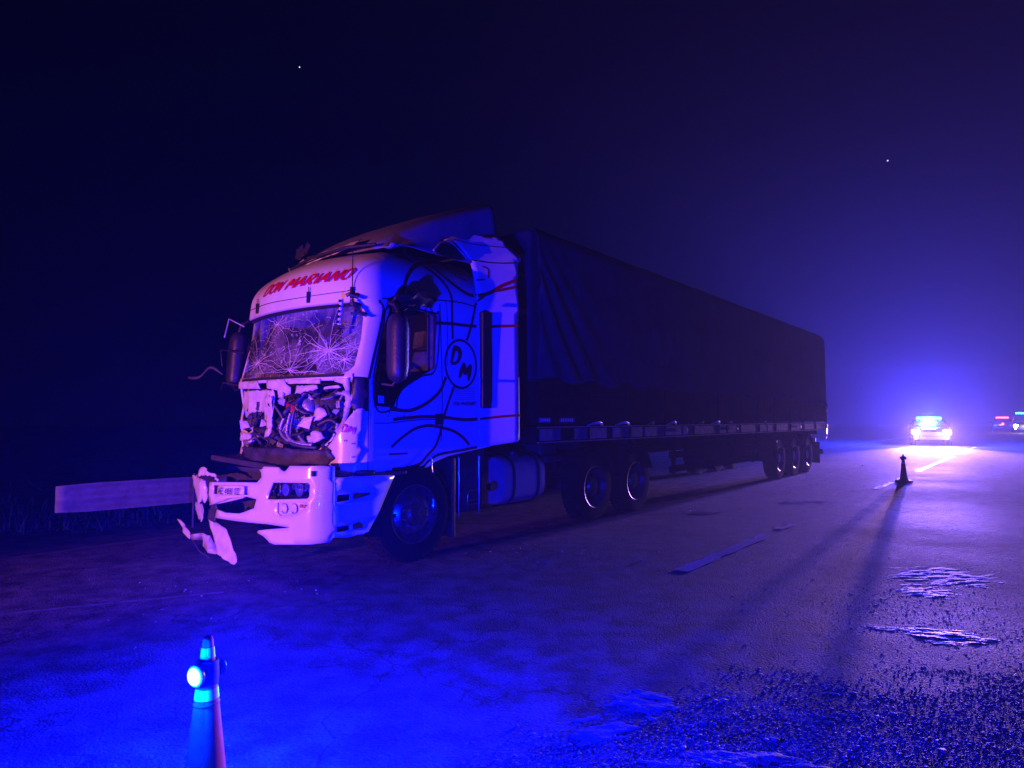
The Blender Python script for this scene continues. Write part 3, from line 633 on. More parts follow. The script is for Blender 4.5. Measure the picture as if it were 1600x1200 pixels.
# roof air deflector
def sp_top(u):
    t = max(0, min(1, (u - 1.2) / 1.85)); return 3.40 + .97 * (t ** .72)
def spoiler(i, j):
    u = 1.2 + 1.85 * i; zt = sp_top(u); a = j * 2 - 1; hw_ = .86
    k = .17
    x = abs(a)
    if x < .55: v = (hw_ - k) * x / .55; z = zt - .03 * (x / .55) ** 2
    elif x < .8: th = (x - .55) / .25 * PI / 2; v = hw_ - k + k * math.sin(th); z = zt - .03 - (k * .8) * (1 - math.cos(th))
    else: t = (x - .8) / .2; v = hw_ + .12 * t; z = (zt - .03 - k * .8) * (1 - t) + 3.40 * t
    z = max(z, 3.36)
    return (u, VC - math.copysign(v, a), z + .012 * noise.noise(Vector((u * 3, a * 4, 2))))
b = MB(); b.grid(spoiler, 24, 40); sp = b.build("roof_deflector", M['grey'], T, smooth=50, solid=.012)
b = MB(); b.box((2.98, .5, 3.40), (3.02, 2.0, 4.15)); b.build("deflector_brace", M['black'], T)
# raised, torn leading lip of the deflector on the roof
def lipf(u0, v0, z0, u1, v1, z1, h, seed, name, m='dirty'):
    b = MB()
    def F(i, j):
        e = .02 * noise.fractal(Vector((i * 6, j * 2, seed)), 1, 2, 3)
        return (u0 + (u1 - u0) * i + .16 * j + e, v0 + (v1 - v0) * i, z0 + (z1 - z0) * i + h * j * (1 - .25 * i) + e)
    b.grid(F, 26, 6); return b.build(name, M[m], T, smooth=40, solid=.012)
lipf(1.16, 2.06, 3.36, 1.04, .78, 3.40, .17, 3, "deflector_lip")
b = MB(); b.tube([(1.14, 2.06, 3.35), (1.04, 1.5, 3.39), (1.01, .8, 3.395), (1.14, .45, 3.40)], .018, 6); b.build("deflector_gap", M['seam'], T)
for k, (v, z, l) in enumerate(((1.98, 3.57, .07), (1.9, 3.60, .05), (1.8, 3.62, .04))):
    b = MB(); b.box((1.17, v - l, z - .10), (1.185, v + l * .5, z + .03), Matrix.Rotation(rnd.uniform(-.7, .7), 3, 'X')); b.build("torn_splinter", M['rimsteel'], T)

# ---------- smashed front behind the missing grille
b = MB(); b.box((.92, .18, .95), (.98, 2.32, 1.95)); b.box((.60, .3, .62), (1.2, 2.2, 1.0)); b.build("engine_bulkhead", M['black'], T)
WR = lambda d: off_front(CAB, d)
def wp(name, pts, m, d, cr=.02, fq=6, solid=.004, seed=0): return panel(name, WR(d), pts, M[m], T, h=.045, solid=solid, crumple=cr, freq=fq, seed=seed, smooth=35)
wp("cowl_strip", [(-.98, 1.935), (-.36, 1.924), (-.27, 1.83), (-.80, 1.849), (-.96, 1.86)], 'dirty', -.012, .006, seed=1)
wp("cowl_strip", [(-.15, 1.925), (.189, 1.918), (.232, 1.866), (.309, 1.829), (.302, 1.764), (.1, 1.723), (.083, 1.805), (-.123, 1.831)], 'dirty', -.012, .006, seed=2)
wp("cowl_strip", [(.245, 1.912), (.718, 1.908), (.719, 1.858), (.263, 1.87)], 'dirty', -.014, .004, seed=3)
wp("cowl_strip", [(.383, 1.847), (.67, 1.845), (.682, 1.805), (.368, 1.758)], 'dirty', -.005, .012, seed=4)
wp("cowl_strip", [(.766, 1.823), (.942, 1.838), (.977, 1.814), (.76, 1.799)], 'dirty', -.01, .01, seed=5)
wp("cowl_strip", [(.88, 1.907), (1.066, 1.913), (1.073, 1.784), (1.029, 1.78), (1.0, 1.85), (.894, 1.875)], 'dirty', -.012, .005, seed=6)
wp("crushed_radiator_tank", [(-.99, 1.83), (-.12, 1.82), (-.073, 1.747), (-.101, 1.438), (-.248, 1.427), (-.295, 1.574), (-.498, 1.591), (-.755, 1.555), (-.994, 1.613), (-1.04, 1.70)], 'dirty', .05, .035, 3, seed=7)
wp("bent_post", [(-.25, 1.75), (-.083, 1.747), (-.091, 1.40), (-.204, 1.40)], 'dirty', .03, .02, seed=8)
wp("torn_panel", [(.613, 1.617), (.688, 1.597), (.731, 1.548), (.663, 1.5), (.575, 1.471), (.522, 1.52), (.548, 1.598)], 'dirty', .06, .05, 6, seed=9)
wp("torn_panel", [(.454, 1.323), (.6, 1.383), (.663, 1.364), (.7, 1.307), (.613, 1.267), (.482, 1.26), (.412, 1.293)], 'dirty', .05, .06, 8, seed=10)
wp("bent_frame", [(.842, 1.769), (1.03, 1.785), (1.055, 1.728), (1.03, 1.576), (.96, 1.386), (.887, 1.309), (.842, 1.385), (.965, 1.519), (.988, 1.728), (.876, 1.749)], 'torn', .03, .03, seed=11)
wp("torn_panel", [(-.968, 1.331), (-.715, 1.336), (-.68, 1.282), (-.828, 1.229), (-.995, 1.252)], 'dirty', .04, .05, 8, seed=12)
wp("torn_panel", [(-1.09, 1.17), (-.93, 1.165), (-.94, 1.02), (-1.04, 1.03)], 'dirty', .04, .05, 8, seed=13)
wp("torn_panel", [(-.204, 1.396), (-.081, 1.408), (-.141, 1.314), (-.247, 1.302)], 'dirty', .02, .03, 8, seed=14)
wp("crushed_bay_cover", [(-.05, 1.80), (.4, 1.74), (.85, 1.78), (.86, 1.5), (.8, 1.2), (.4, 1.22), (-.3, 1.2), (-1.0, 1.25), (-1.05, 1.5), (-.6, 1.56), (-.2, 1.4), (-.06, 1.5)], 'chassis', .17, .14, 4.5, seed=15)
wp("bent_crossmember", [(-.62, 1.19), (.2, 1.20), (.875, 1.195), (.95, 1.12), (.841, 1.04), (-.3, 1.0), (-.68, 1.02)], 'chassis', -.06, .05, 3, .03, seed=16)
b = MB(); b.box((.50, .95, 1.575), (.60, 1.12, 1.655), Matrix.Rotation(.2, 3, 'X')); b.build("fluid_reservoir", M['redlens'], T, bevel=.008)
r3 = random.Random(11)
def P3(s, z, d): return Vector(CAB(s, z)) + Vector((d, 0, 0))
for k in range(26):
    s0, z0 = r3.uniform(-1.0, 1.0), r3.uniform(1.15, 1.8); pts = [P3(s0, z0, r3.uniform(.03, .16))]
    for _ in range(3):
        s0 += r3.uniform(-.25, .25); z0 += r3.uniform(-.18, .14); pts.append(P3(max(-1.02, min(1.02, s0)), max(1.05, min(1.84, z0)), r3.uniform(.0, .16)))
    b = MB(); b.tube(catmull(pts, 6), r3.choice((.008, .012, .018, .026)), 8); b.build("hose" if k % 3 else "bent_pipe", M[('hose', 'black', 'alu', 'chassis', 'hose')[k % 5]], T, smooth=60)
for k, (cx_, cz_, w_) in enumerate(((.25, 1.38, .13), (.33, 1.34, .10), (.36, 1.36, .2), (.42, 1.33, .26))):
    b = MB(); b.tube(catmull([P3(cx_ - .10, cz_ + w_, .02), P3(cx_ - .13, cz_, .0), P3(cx_ + .02, cz_ - .10, -.01), P3(cx_ + .22, cz_ - .12, .02)], 8), .017, 8); b.build("hose", M['hose' if k % 2 else 'alu'], T, smooth=60)
b = MB(); c = P3(.30, 1.60, .12); b.lathe([(.0, -.02), (.05, -.03), (.12, -.01), (.15, .03), (.15, .06)], 'x', c, 20); b.build("fan_hub", M['alu'], T, smooth=40)
for k in range(34):
    s0, z0 = r3.uniform(-1.05, 1.03), r3.uniform(1.08, 1.80); 
    if -1.0 < s0 < -.1 and z0 > 1.6: z0 -= .35
    c = P3(s0, z0, r3.uniform(-.02, .14)); n = r3.randint(4, 6); R_ = Matrix.Rotation(r3.uniform(-1, 1), 3, 'X') @ Matrix.Rotation(r3.uniform(-1.1, 1.1), 3, 'Z') @ Matrix.Rotation(r3.uniform(-.8, .8), 3, 'Y')
    L_ = r3.uniform(.03, .10); poly_ = [c + R_ @ Vector((.015 * r3.uniform(-1, 1), L_ * r3.uniform(.5, 1.2) * math.cos(2 * PI * i / n), L_ * r3.uniform(.3, 1.1) * math.sin(2 * PI * i / n))) for i in range(n)]
    obj("torn_sheet", poly_, [tuple(range(n))], M[('dirty', 'torn', 'black', 'black', 'alu', 'chassis')[k % 6]], T, solid=.006)
for k in range(10):
    c = P3(r3.uniform(-.6, .9), r3.uniform(1.12, 1.7), .08); b = MB(); b.box(c - Vector((.03, r3.uniform(.02, .07), r3.uniform(.02, .06))), c + Vector((.03, r3.uniform(.02, .07), r3.uniform(.02, .06))), Matrix.Rotation(r3.uniform(-.6, .6), 3, 'X')); b.build("crushed_component", M[('chassis', 'alu')[k % 2]], T, bevel=.006)
# dark corner blade beside the windscreen and the white fairing left hanging below it
panel("corner_blade", off_front(CAB, -.015), [(1.098, 1.924), (1.262, 1.916), (1.256, 1.58), (1.13, 1.56), (1.09, 1.62)], M['black'], T, h=.05, solid=.02)
b = MB(); b.box(Vector(CAB(1.10, 1.87)) - Vector((.03, .015, .012)), Vector(CAB(1.10, 1.89)) + Vector((0, .015, 0))); b.build("repeater_lamp", M['lens'], T)
hf = panel("hanging_fairing", off_front(CAB, -.05), [(1.228, 1.608), (1.17, 1.60), (1.11, 1.54), (1.051, 1.468), (.93, 1.31), (.845, 1.226), (.90, 1.19), (.87, 1.12), (.838, 1.054), (1.0, 1.03), (1.144, 1.04), (1.19, 1.12), (1.235, 1.19), (1.194, 1.25), (1.225, 1.42), (1.256, 1.596)], M['paint'], T, h=.05, solid=.02, crumple=.004)
lettering("fairing_letters", "DM", off_front(CAB, -.055), 1.09, 1.40, .075, M['red'], hf, bold=.02, off=(-.008, -.004, 0), slope=-.25)
for s, z in ((1.06, 1.29), (1.13, 1.26), (1.13, 1.13)): b = MB(); b.disc(.008, Vector(CAB(s, z)) + Vector((-.062, -.006, 0)), (-1, -.3, 0), 8, .006); b.build("fixing_bolt", M['chrome'], hf)

# ---------- bumper
BI = off_front(BUMP, .0)
b_outer = [(.454, 1.011), (.50, 1.02), (.522, 1.045), (.726, 1.046), (.76, 1.02), (.804, 1.005), (.83, 1.02), (.873, 1.063), (1.205, 1.071), (1.335, 1.06), (1.35, .72), (1.344, .42), (1.297, .372), (1.216, .366), (.688, .318), (.62, .33), (.593, .351), (.53, .385), (.45, .405), (.46, .43), (.546, .444), (.909, .494),
           (.598, .503), (.1, .49), (-.341, .48), (-.315, .53), (-.289, .57), (-.12, .552), (.029, .56), (.16, .568), (.254, .592), (.411, .641), (.445, .729), (.283, .745), (-.05, .70), (-.38, .615), (-.465, .60), (-.504, .70), (-.504, .838), (-.1, .862), (.20, .878), (.433, .888), (.50, .94), (.49, .985)]
hl = [(.662, .899), (1.104, .915), (1.125, .90), (1.125, .79), (1.105, .772), (.60, .735), (.62, .80)]
fog = [(.738, .715), (1.10, .742), (1.113, .72), (1.09, .68), (1.0, .625), (.88, .605), (.778, .591), (.735, .616)]
hole = [(-.455, .672), (-.1, .722), (.189, .734), (-.126, .683), (-.40, .622)]
pr_ = [(-.40, .812), (.325, .852), (.318, .762), (-.385, .722)]
bp_ = panel("bumper", BI, b_outer, M['paint'], T, holes=[hl, fog, pr_], h=.06, solid=.02, crumple=.004, freq=2)
panel("bumper_recess", off_front(BUMP, .06), [(-.44, .83), (.36, .87), (.36, .74), (-.42, .70)], M['dirty'], bp_, h=.1)
pl = panel("number_plate", off_front(BUMP, .025), [(-.34, .806), (.20, .836), (.205, .75), (-.335, .718)], M['paper'], bp_, h=.08, solid=.004, crumple=.006)
lettering("plate_text", "AE 488 OZ", off_front(BUMP, .015), -.07, .772, .058, M['ink'], pl, shear=0, bold=.01, off=(-.004, 0, 0), slope=.055, sx=1.1)
hd = panel("headlight", off_front(BUMP, .11), [(.60, .93), (1.16, .93), (1.16, .72), (.56, .72)], M['rimsteel'], T, h=.08, solid=.01)
panel("lens_cover", off_front(BUMP, .008), hl, M['lens'], hd, h=.08, solid=0)
for s, r in ((.80, .058), (.97, .062), (.90, .03), (1.06, .03)):
    c = Vector(BUMP(s, .835 + (s - .8) * .05 + (.03 if r < .05 else 0))) + Vector((.03, 0, 0)); b = MB(); b.lathe([(r, 0), (r * .92, .02), (r * .6, .05), (r * .25, .07), (0.004, .071)], 'x', c, 20); b.build("reflector", M['tankmetal'], hd, smooth=60)
    b = MB(); b.lathe([(0.002, -.005), (.012, 0), (.014, .03), (.010, .06)], 'x', c, 10); b.build("bulb", M['lens'], hd, smooth=60)
for k in range(14):
    c = Vector(BUMP(r3.uniform(.70, 1.09), r3.uniform(.77, .89))) + Vector((r3.uniform(.03, .08), 0, 0)); b = MB(); b.box(c - Vector((.006, .013, .010)), c + Vector((.006, .013, .010)), Matrix.Rotation(r3.uniform(-.7, .7), 3, 'Z') @ Matrix.Rotation(r3.uniform(-.5, .5), 3, 'Y')); b.build("glint_facet", M[('chrome', 'tankmetal', 'paint')[k % 3]], hd)  # facets added as glints, some in plain white paint
b = MB(); b.tube([BUMP(.70, .90), BUMP(.66, .82), BUMP(.69, .75)], .012, 6); b.tube([BUMP(.735, .90), BUMP(.735, .75)], .008, 6); b.v = [(x + .02, y, z) for x, y, z in b.v]; b.build("lamp_divider", M['chrome'], hd, smooth=60)
fg = panel("fog_lamp", off_front(BUMP, .02), fog, M['dirty'], T, h=.06, solid=.008)
for s in (.815, .935):
    c = Vector(BUMP(s, .665 + (s - .8) * .05)) + Vector((.012, 0, 0)); b = MB(); b.lathe([(.048, 0), (.042, .004), (.036, .02), (.015, .03), (.003, .031)], 'x', c, 20); b.build("fog_reflector", M['alloy'], fg, smooth=60)
for s in (1.03, 1.075):
    b = MB(); b.disc(.017, Vector(BUMP(s, .70)) + Vector((.012, 0, 0)), (-1, -.4, 0), 12, .01); b.build("indicator_bulb", M['redlens'], fg)
b = MB(); c = Vector(BUMP(1.15, 1.0)); b.box(c - Vector((.01, .022, .025)), c + Vector((.01, .022, .025))); b.build("washer_cap", M['black'], T)
b = MB(); b.box((.34, .35, .42), (.62, 2.0, .98)); b.build("bumper_carrier", M['chassis'], T)
b = MB(); b.box((.30, .95, 1.0), (.9, 2.3, 1.06), Matrix.Rotation(.05, 3, 'X')); b.build("lower_crossbeam", M['chassis'], T, bevel=.01)
TS = off_front(BUMP, -.03)
panel("torn_bumper_piece", TS, [(-1.003, .873), (-.95, .885), (-.54, .853), (-.50, .78), (-.515, .663), (-.56, .61), (-.60, .66), (-.68, .60), (-.76, .585), (-.83, .64), (-.886, .707), (-.97, .79)], M['paint'], T, h=.05, solid=.007, crumple=.03, freq=4, seed=21)
panel("torn_bumper_piece", TS, [(-.77, .96), (-.70, .985), (-.569, .982), (-.45, .95), (-.30, .925), (-.194, .884), (-.22, .86), (-.35, .90), (-.50, .915), (-.62, .90), (-.72, .89)], M['dirty'], T, h=.05, solid=.006, crumple=.04, freq=5, seed=22)
panel("torn_bumper_piece", TS, [(-.86, .60), (-.62, .60), (-.62, .50), (-.70, .40), (-.80, .42)], M['torn'], T, h=.05, solid=.006, crumple=.03, freq=4, seed=23)
panel("torn_bumper_piece", off_front(BUMP, .06), [(-1.2, .88), (-.98, .86), (-.90, .72), (-1.02, .70), (-1.15, .74)], M['torn'], T, h=.05, solid=.006, crumple=.05, freq=5, seed=24)
panel("crushed_bracket", off_front(BUMP, .03), [(-.62, .60), (-.36, .60), (-.34, .44), (-.5, .42), (-.66, .46)], M['chassis'], T, h=.04, solid=.02, crumple=.06, freq=6, seed=25)
b = MB(); b.tube([(.05, 1.78, .60), (.03, 1.4, .665), (.02, 1.05, .735)], .013, 8); b.build("bumper_strut", M['dirty'], T, smooth=60)
b = MB(); b.tube([(.10, 2.26, .90), (.10, 2.26, .30)], .012, 6); b.build("bent_bracket", M['chassis'], T)
# pieces of the lower lip dragging on the road
def shard(name, pts, m, seed, cr=.03):
    vs2, fs = fill2d(jagged([(p[0], p[1]) for p in pts], seed, .05, .005), [], .05); vs = []
    for p in vs2:
        d = cr * noise.fractal(Vector((p[0] * 4, p[1] * 4, seed)), 1, 2, 3); vs.append((.10 + d - .25 * (.45 - p[1]), p[0], p[1]))
    return obj(name, vs, fs, M[m], T, smooth=30, solid=.005)
shard("hanging_lip", [(1.92, .44), (1.86, .435), (1.62, .39), (1.45, .36), (1.30, .22), (1.145, .085), (1.20, .05), (1.42, .08), (1.52, .11), (1.66, .22), (1.80, .35)], 'dirty', 31)
shard("hanging_lip", [(2.575, .37), (2.50, .365), (2.36, .30), (2.20, .25), (2.18, .19), (2.26, .20), (2.38, .24), (2.47, .31)], 'dirty', 32)
shard("hanging_lip", [(2.12, .25), (1.95, .28), (1.78, .27), (1.62, .18), (1.50, .11), (1.62, .10), (1.8, .14), (1.95, .19), (2.10, .20)], 'torn', 33, .08)
b = MB(); b.tube([(.06, 2.2, .20), (.0, 1.9, .10), (.02, 1.7, .05)], .008, 6); b.build("dangling_wire", M['hose'], T)

# step panel under the door
STP = lambda s, z: (BUMP(s, z)[0], BUMP(s, z)[1] + .005 + .03 * max(0, .9 - z), z)
stp = panel("step_panel", STP, [(1.352, .955), (1.535, .945), (1.58, .93), (1.56, .80), (1.53, .60), (1.49, .405), (1.42, .385), (1.352, .405)], M['paint'], T,
      holes=[[(1.375, .795), (1.50, .79), (1.50, .765), (1.44, .735), (1.375, .725)], [(1.375, .50), (1.48, .50), (1.475, .455), (1.375, .445)]], h=.05, solid=.03)
b = MB()
b.grid(lambda i, j: (.38 + .60 * i, .135 + .02 * j, .40 + .54 * j + .0 * i), 4, 4); b.build("step_backing", M['black'], T)
# side step body as a solid moulding running back to the wheel arch
b = MB(); b.add([(.50, .02, .40), (.70, .03, .385), (.88, .03, .93), (.50, .02, .955), (.50, .30, .40), (.70, .30, .385), (.88, .30, .93), (.50, .30, .955)], [(0, 1, 2, 3), (7, 6, 5, 4), (1, 0, 4, 5), (2, 1, 5, 6), (3, 2, 6, 7)]); sb = b.build("entry_step", M['paint'], T, bevel=.012)
for z in (.74, .455): b = MB(); b.add([(.53, .006, z), (.74 if z > .6 else .66, .014, z - .004), (.74 if z > .6 else .66, .014, z + .045), (.60, .008, z + .065), (.53, .006, z + .05)], [(0, 1, 2, 3, 4)]); b.build("tread", M['black'], sb)
b = MB(); b.box((.70, .05, .93), (1.25, .14, .965)); b.box((.62, .04, .955), (.82, .12, .985)); b.build("door_sill", M['black'], T, bevel=.006)
b = MB(); b.box((1.98, .10, .17), (2.04, .52, 1.06)); b.build("mud_guard", M['black'], T, bevel=.01)
b = MB(); b.grid(lambda i, j: (1.38 + .62 * math.cos(PI * (.06 + .88 * i)), .12 + .40 * j, .46 + .58 * math.sin(PI * (.06 + .88 * i))), 20, 2); b.build("wheel_liner", M['black'], T, smooth=50, solid=.012)
b = MB(); b.tube(catmull([(1.635, .08, 1.08), (1.64, .06, .8), (1.64, .05, .56), (1.62, .05, .50), (1.55, .05, .475), (1.48, .05, .47)], 5), .009, 8); b.build("fender_stay", M['chrome'], T, smooth=60)

# mirrors
def mirror(side, mir):
    y = (lambda v: v) if side > 0 else (lambda v: 2.5 - v)
    b = MB(); sgn = -1 if side > 0 else 1
    def F(i, j):
        a = 2 * PI * j; t = i; k = (1 - abs(2 * t - 1) ** 6) ** .5 if 0 < t < 1 else .001
        return (.98 + .10 * math.cos(a) * k, y(-.10 + .115 * math.copysign(abs(math.sin(a)) ** .7, math.sin(a)) * k), 1.86 + .72 * t)
    b.grid(F, 22, 18); o = b.build("mirror", M['black'], T, smooth=50)
    b = MB(); b.box((1.055, y(-.19), 2.26), (1.075, y(-.01), 2.50)); b.box((1.055, y(-.19), 1.95), (1.075, y(-.01), 2.20)); b.build("mirror_glass", M['chrome'], o)
    b = MB(); b.tube([(.98, y(-.10), 2.56), (.98, y(-.06), 2.66), (1.0, y(.08), 2.70)], .022, 8); b.tube([(.98, y(-.10), 1.90), (.97, y(-.04), 1.84), (.95, y(.10), 1.86)], .016, 8); b.build("mirror_arm", M['black'], o, smooth=60)
    return o
mo = mirror(1, 0)
m2 = mirror(-1, 0); m2.location = (-.32, .16, -.06); m2.rotation_euler = (0.05, .05, 0)
# torn top cover of the near mirror
def tf(i, j):
    return (1.02 + .62 * i - .1 * (1 - j) * i, -.0 - .03 * math.sin(i * 3) + .02 * noise.noise(Vector((i * 4, j * 4, 1))), 2.66 + .20 * j * (1 - abs(i - .5)) + .05 * i + .03 * noise.noise(Vector((i * 9, j * 3, 5))))
b = MB(); b.grid(tf, 16, 6); b.build("torn_mirror_cover", M['black'], T, smooth=40, solid=.015)
for k in range(7):
    b = MB(); b.tube([(1.0 + .08 * k, .0, 2.72), (1.0 + .08 * k + r3.uniform(-.1, .1), -.02, 2.66 + r3.uniform(-.08, .1)), (1.03 + .08 * k, -.01, 2.62 + r3.uniform(-.05, .1))], .009, 5); b.build("torn_splinter", M['black'], T)
# wing of marker lamps torn loose beside the windscreen
b = MB(); c0 = Vector(CAB(.985, 2.70)) + Vector((-.12, 0, 0)); c1 = Vector(CAB(.955, 2.44)) + Vector((-.12, 0, 0)); b.tube([c0, (c0 + c1) / 2, c1], .022, 8); wl_ = b.build("marker_lamp_strip", M['dirty'], T, smooth=60)
for k in range(5): b = MB(); b.disc(.016, c0.lerp(c1, (k + .5) / 5) + Vector((-.02, -.006, 0)), (-1, -.2, 0), 10, .008); b.build("marker_lamp", M['chrome'], wl_)
for k, (a0, a1, r) in enumerate((((1.0, 2.74), (1.12, 2.72), .02), ((1.06, 2.70), (1.14, 2.55), .016), ((.98, 2.42), (.95, 2.36), .02), ((1.02, 2.56), (1.18, 2.54), .014), ((1.0, 2.66), (1.1, 2.62), .022))):
    b = MB(); p, q = Vector(CAB(*a0)) + Vector((-.08, 0, 0)), Vector(CAB(*a1)) + Vector((-.07, 0, 0)); b.tube([p, (p + q) / 2 + Vector((-.03, .02, .02)), q], r, 6); b.build("broken_bracket", M['black'], T)
# ripped trim hanging off the far front corner
for k, pts in enumerate((((.72, 2.38, 2.62), (.62, 2.56, 2.72), (.62, 2.66, 2.50)), ((.72, 2.38, 2.30), (.55, 2.62, 2.34), (.60, 2.66, 2.15)), ((.70, 2.39, 1.90), (.58, 2.60, 1.94), (.60, 2.68, 1.86)))):
    b = MB(); b.tube(pts, .009, 5); b.build("torn_trim", M['black' if k else 'torn'], T)
b = MB(); b.tube(catmull([(.64, 2.72, 2.05), (.56, 2.86, 2.14), (.5, 3.02, 2.02), (.45, 3.20, 2.02)], 5), lambda t: .010 + .012 * abs(math.sin(t * 6)), 7); b.build("dangling_arm", M['chassis'], T, smooth=60)

# wheels
def wheel(name, front, parent):
    w = bpy.data.objects.new(name, None); C.objects.link(w); w.parent = parent
    b = MB(); b.lathe([(.30, -.14), (.44, -.145), (.485, -.135), (.50, -.11), (.505, 0), (.50, .11), (.485, .135), (.44, .145), (.30, .14)], 'y', n=44)
    t = b.build("tyre", M['rubber'], w, smooth=40)
    b = MB()
    for k in range(44):
        a = 2 * PI * k / 44
        for s in (-1, 1): b.box((-.012, s * .07 - .05, .495), (.012, s * .07 + .05, .512), Matrix.Rotation(a, 3, 'Y'), (0, s * .07, 0))
    tb = b.build("tread_blocks", M['rubber'], t); tb['kind'] = 'stuff'
    b = MB()
    if front: prof = [(.305, -.145), (.31, -.155), (.295, -.15), (.285, -.10), (.265, -.07), (.20, -.135), (.175, -.15), (.115, -.152), (.108, -.14), (.10, -.17), (.085, -.19), (.0, -.195)]
    else: prof = [(.305, -.145), (.31, -.155), (.295, -.15), (.28, -.08), (.25, .03), (.17, .06), (.15, .055), (.145, -.08), (.12, -.12), (.0, -.13)]
    b.lathe(prof, 'y', n=40); b.v = [(x, y, z) for x, y, z in b.v]; r = b.build("rim", M['frontrim' if front else 'rimsteel'], w, smooth=30)
    for k in range(10):
        a = 2 * PI * k / 10; rr = .236 if front else .215; y = -.108 if front else .03
        b = MB(); b.disc(.024, (rr * math.cos(a), y, rr * math.sin(a)), (-.45 * math.cos(a) * -1 if front else 0, -1, .45 * math.sin(a) if front else 0), 12, .006); b.build("vent_hole_shade", M['black'], r)  # black discs painted on for the shade inside the rim slots
        a += .31; rr = .15; y = -.15 if front else .05
        b = MB(); b.disc(.015, (rr * math.cos(a), y, rr * math.sin(a)), (0, -1, 0), 6, .035, .012); b.build("wheel_nut", M['chrome'], r)
    return w
wf = wheel("front_wheel", True, T); wf.location = (1.38, .20, .505); wf.rotation_euler = (0, 0, -.06)
wf2 = dup(wf, T); wf2.location = (1.38, 2.30, .505); wf2.rotation_euler = (0, 0, PI)
wr = wheel("drive_wheel", False, T); wr.location = (4.98, .20, .505)
for u, v, rz in ((6.24, .20, 0), (4.98, 2.30, PI), (6.24, 2.30, PI)): w2 = dup(wr, T); w2.location = (u, v, .505); w2.rotation_euler = (0, .4 * u, rz)
for u in (4.98, 6.24):
    b = MB(); b.grid(lambda i, j: (u + .58 * math.cos(PI * (.1 + .8 * i)), .04 + .52 * j, .50 + .58 * math.sin(PI * (.1 + .8 * i))), 16, 2); b.build("mudguard", M['under'], T, smooth=50, solid=.01)
b = MB(); b.box((.62, .82, .72), (7.1, .90, .99)); b.box((.62, 1.60, .72), (7.1, 1.68, .99)); b.tube([(1.38, .3, .5), (1.38, 2.2, .5)], .06); b.tube([(4.98, .3, .5), (4.98, 2.2, .5)], .09); b.tube([(6.24, .3, .5), (6.24, 2.2, .5)], .09)
b.box((.95, .75, .5), (2.3, 1.75, 1.05)); b.build("chassis", M['chassis'], T)
# battery box with bright rods, and the fuel tank
b = MB(); b.box((2.16, .20, .42), (2.62, .60, 1.04)); bx_ = b.build("battery_box", M['chassis'], T, bevel=.015)
for u in (2.15, 2.50):
    b = MB(); b.tube([(u, .155, 1.06), (u, .15, .72), (u, .155, .38)], .010, 8); b.build("chrome_rod", M['chrome'], bx_, smooth=60)
b = MB(); b.tube(catmull([(2.30, .15, .45), (2.30, .15, .62), (2.34, .15, .66), (2.48, .15, .66)], 4), .007, 6); b.tube([(2.30, .15, .55), (2.48, .15, .55)], .006, 6); b.tube([(2.30, .15, .50), (2.48, .15, .50)], .006, 6); b.build("access_step", M['chrome'], bx_, smooth=60)
b = MB(); b.disc(.05, (2.80, .25, .66), (0, -1, 0), 16, .06); b.build("air_valve", M['alloy'], T)
def tank(i, j):
    a = 2 * PI * j; n = 3.2; c_, s_ = math.cos(a), math.sin(a); r = (abs(c_) ** n + abs(s_) ** n) ** (-1 / n)
    e = 1.0 if .04 < i < .96 else .955
    return (2.98 + .86 * i, .45 + .32 * r * c_ * e, .72 + .31 * r * s_ * e)
b = MB(); b.grid(tank, 28, 40); k = len(b.v); b.f.append(tuple(range(41))[::-1]); b.f.append(tuple(range(28 * 41, 29 * 41))); b.m += [None, None]
tk = b.build("fuel_tank", M['tankmetal'], T, smooth=30)
for u in (3.14, 3.66):
    b = MB(); b.grid(lambda i, j: (u - .03 + .06 * i, tank(.5, j)[1] + (tank(.5, j)[1] - .45) * .03, tank(.5, j)[2] + (tank(.5, j)[2] - .72) * .03), 1, 40); b.build("tank_strap", M['chassis'], tk, smooth=60)
b = MB(); b.disc(.06, (3.4, .36, 1.03), (0, -.2, 1), 16, .05); b.build("filler_cap", M['black'], tk)
b = MB(); b.box((3.95, .30, .75), (4.35, .75, 1.15)); b.tube([(3.9, .2, .95), (4.3, .2, .95)], .05); b.build("air_tank", M['chassis'], T, bevel=.02)
b = MB(); b.tube([(2.75, .9, 1.0), (3.1, 1.0, 1.9), (3.45, 1.0, 1.3)], .02); b.tube([(2.7, 1.2, 1.5), (3.0, 1.3, 1.1), (3.45, 1.2, 1.4)], .018); b.build("coiled_air_lines", M['hose'], T, smooth=60)

# ================= the trailer =================
trailer = thing("semi_trailer", "long dark tarpaulined semi-trailer with brown side boards hitched behind the wrecked truck", "trailer", W(3.5, 0, 0), ROT)
R = trailer; LEN = 14.9
def fold(u, z):
    x, y = u + .55, 4.75 - z                      # folds fan out from the top front corner
    a = math.atan2(x, y); w = math.exp(-max(0, u - 1.2) / 1.6)
    d = 0
    for a0, wd, hh in ((.22, .05, .05), (.36, .05, .08), (.50, .045, .08), (.66, .06, .07), (.86, .07, .04)):
        d += hh * math.exp(-((a - a0 - .05 * (y - 1)) / wd) ** 2)
    d *= w * min(1, max(0, (3.9 - z)) / .6)
    d += .025 * noise.noise(Vector((u * .9, z * .5, 4))) + .012 * noise.noise(Vector((u * 4 + z * 1.5, z * 1.4, 9)))
    d += .03 * max(0, math.sin(u * 2.1)) * max(0, 1 - (z - 2.0) / .8)
    return d
def tside(i, j):
    u = LEN * i; z = 2.02 + 2.06 * j; lean = .12 * max(0, (j - .9) / .1) ** 2
    return (u, .015 - fold(u, z) + lean, z + .04 * (j < .02) * math.sin(u * 6))
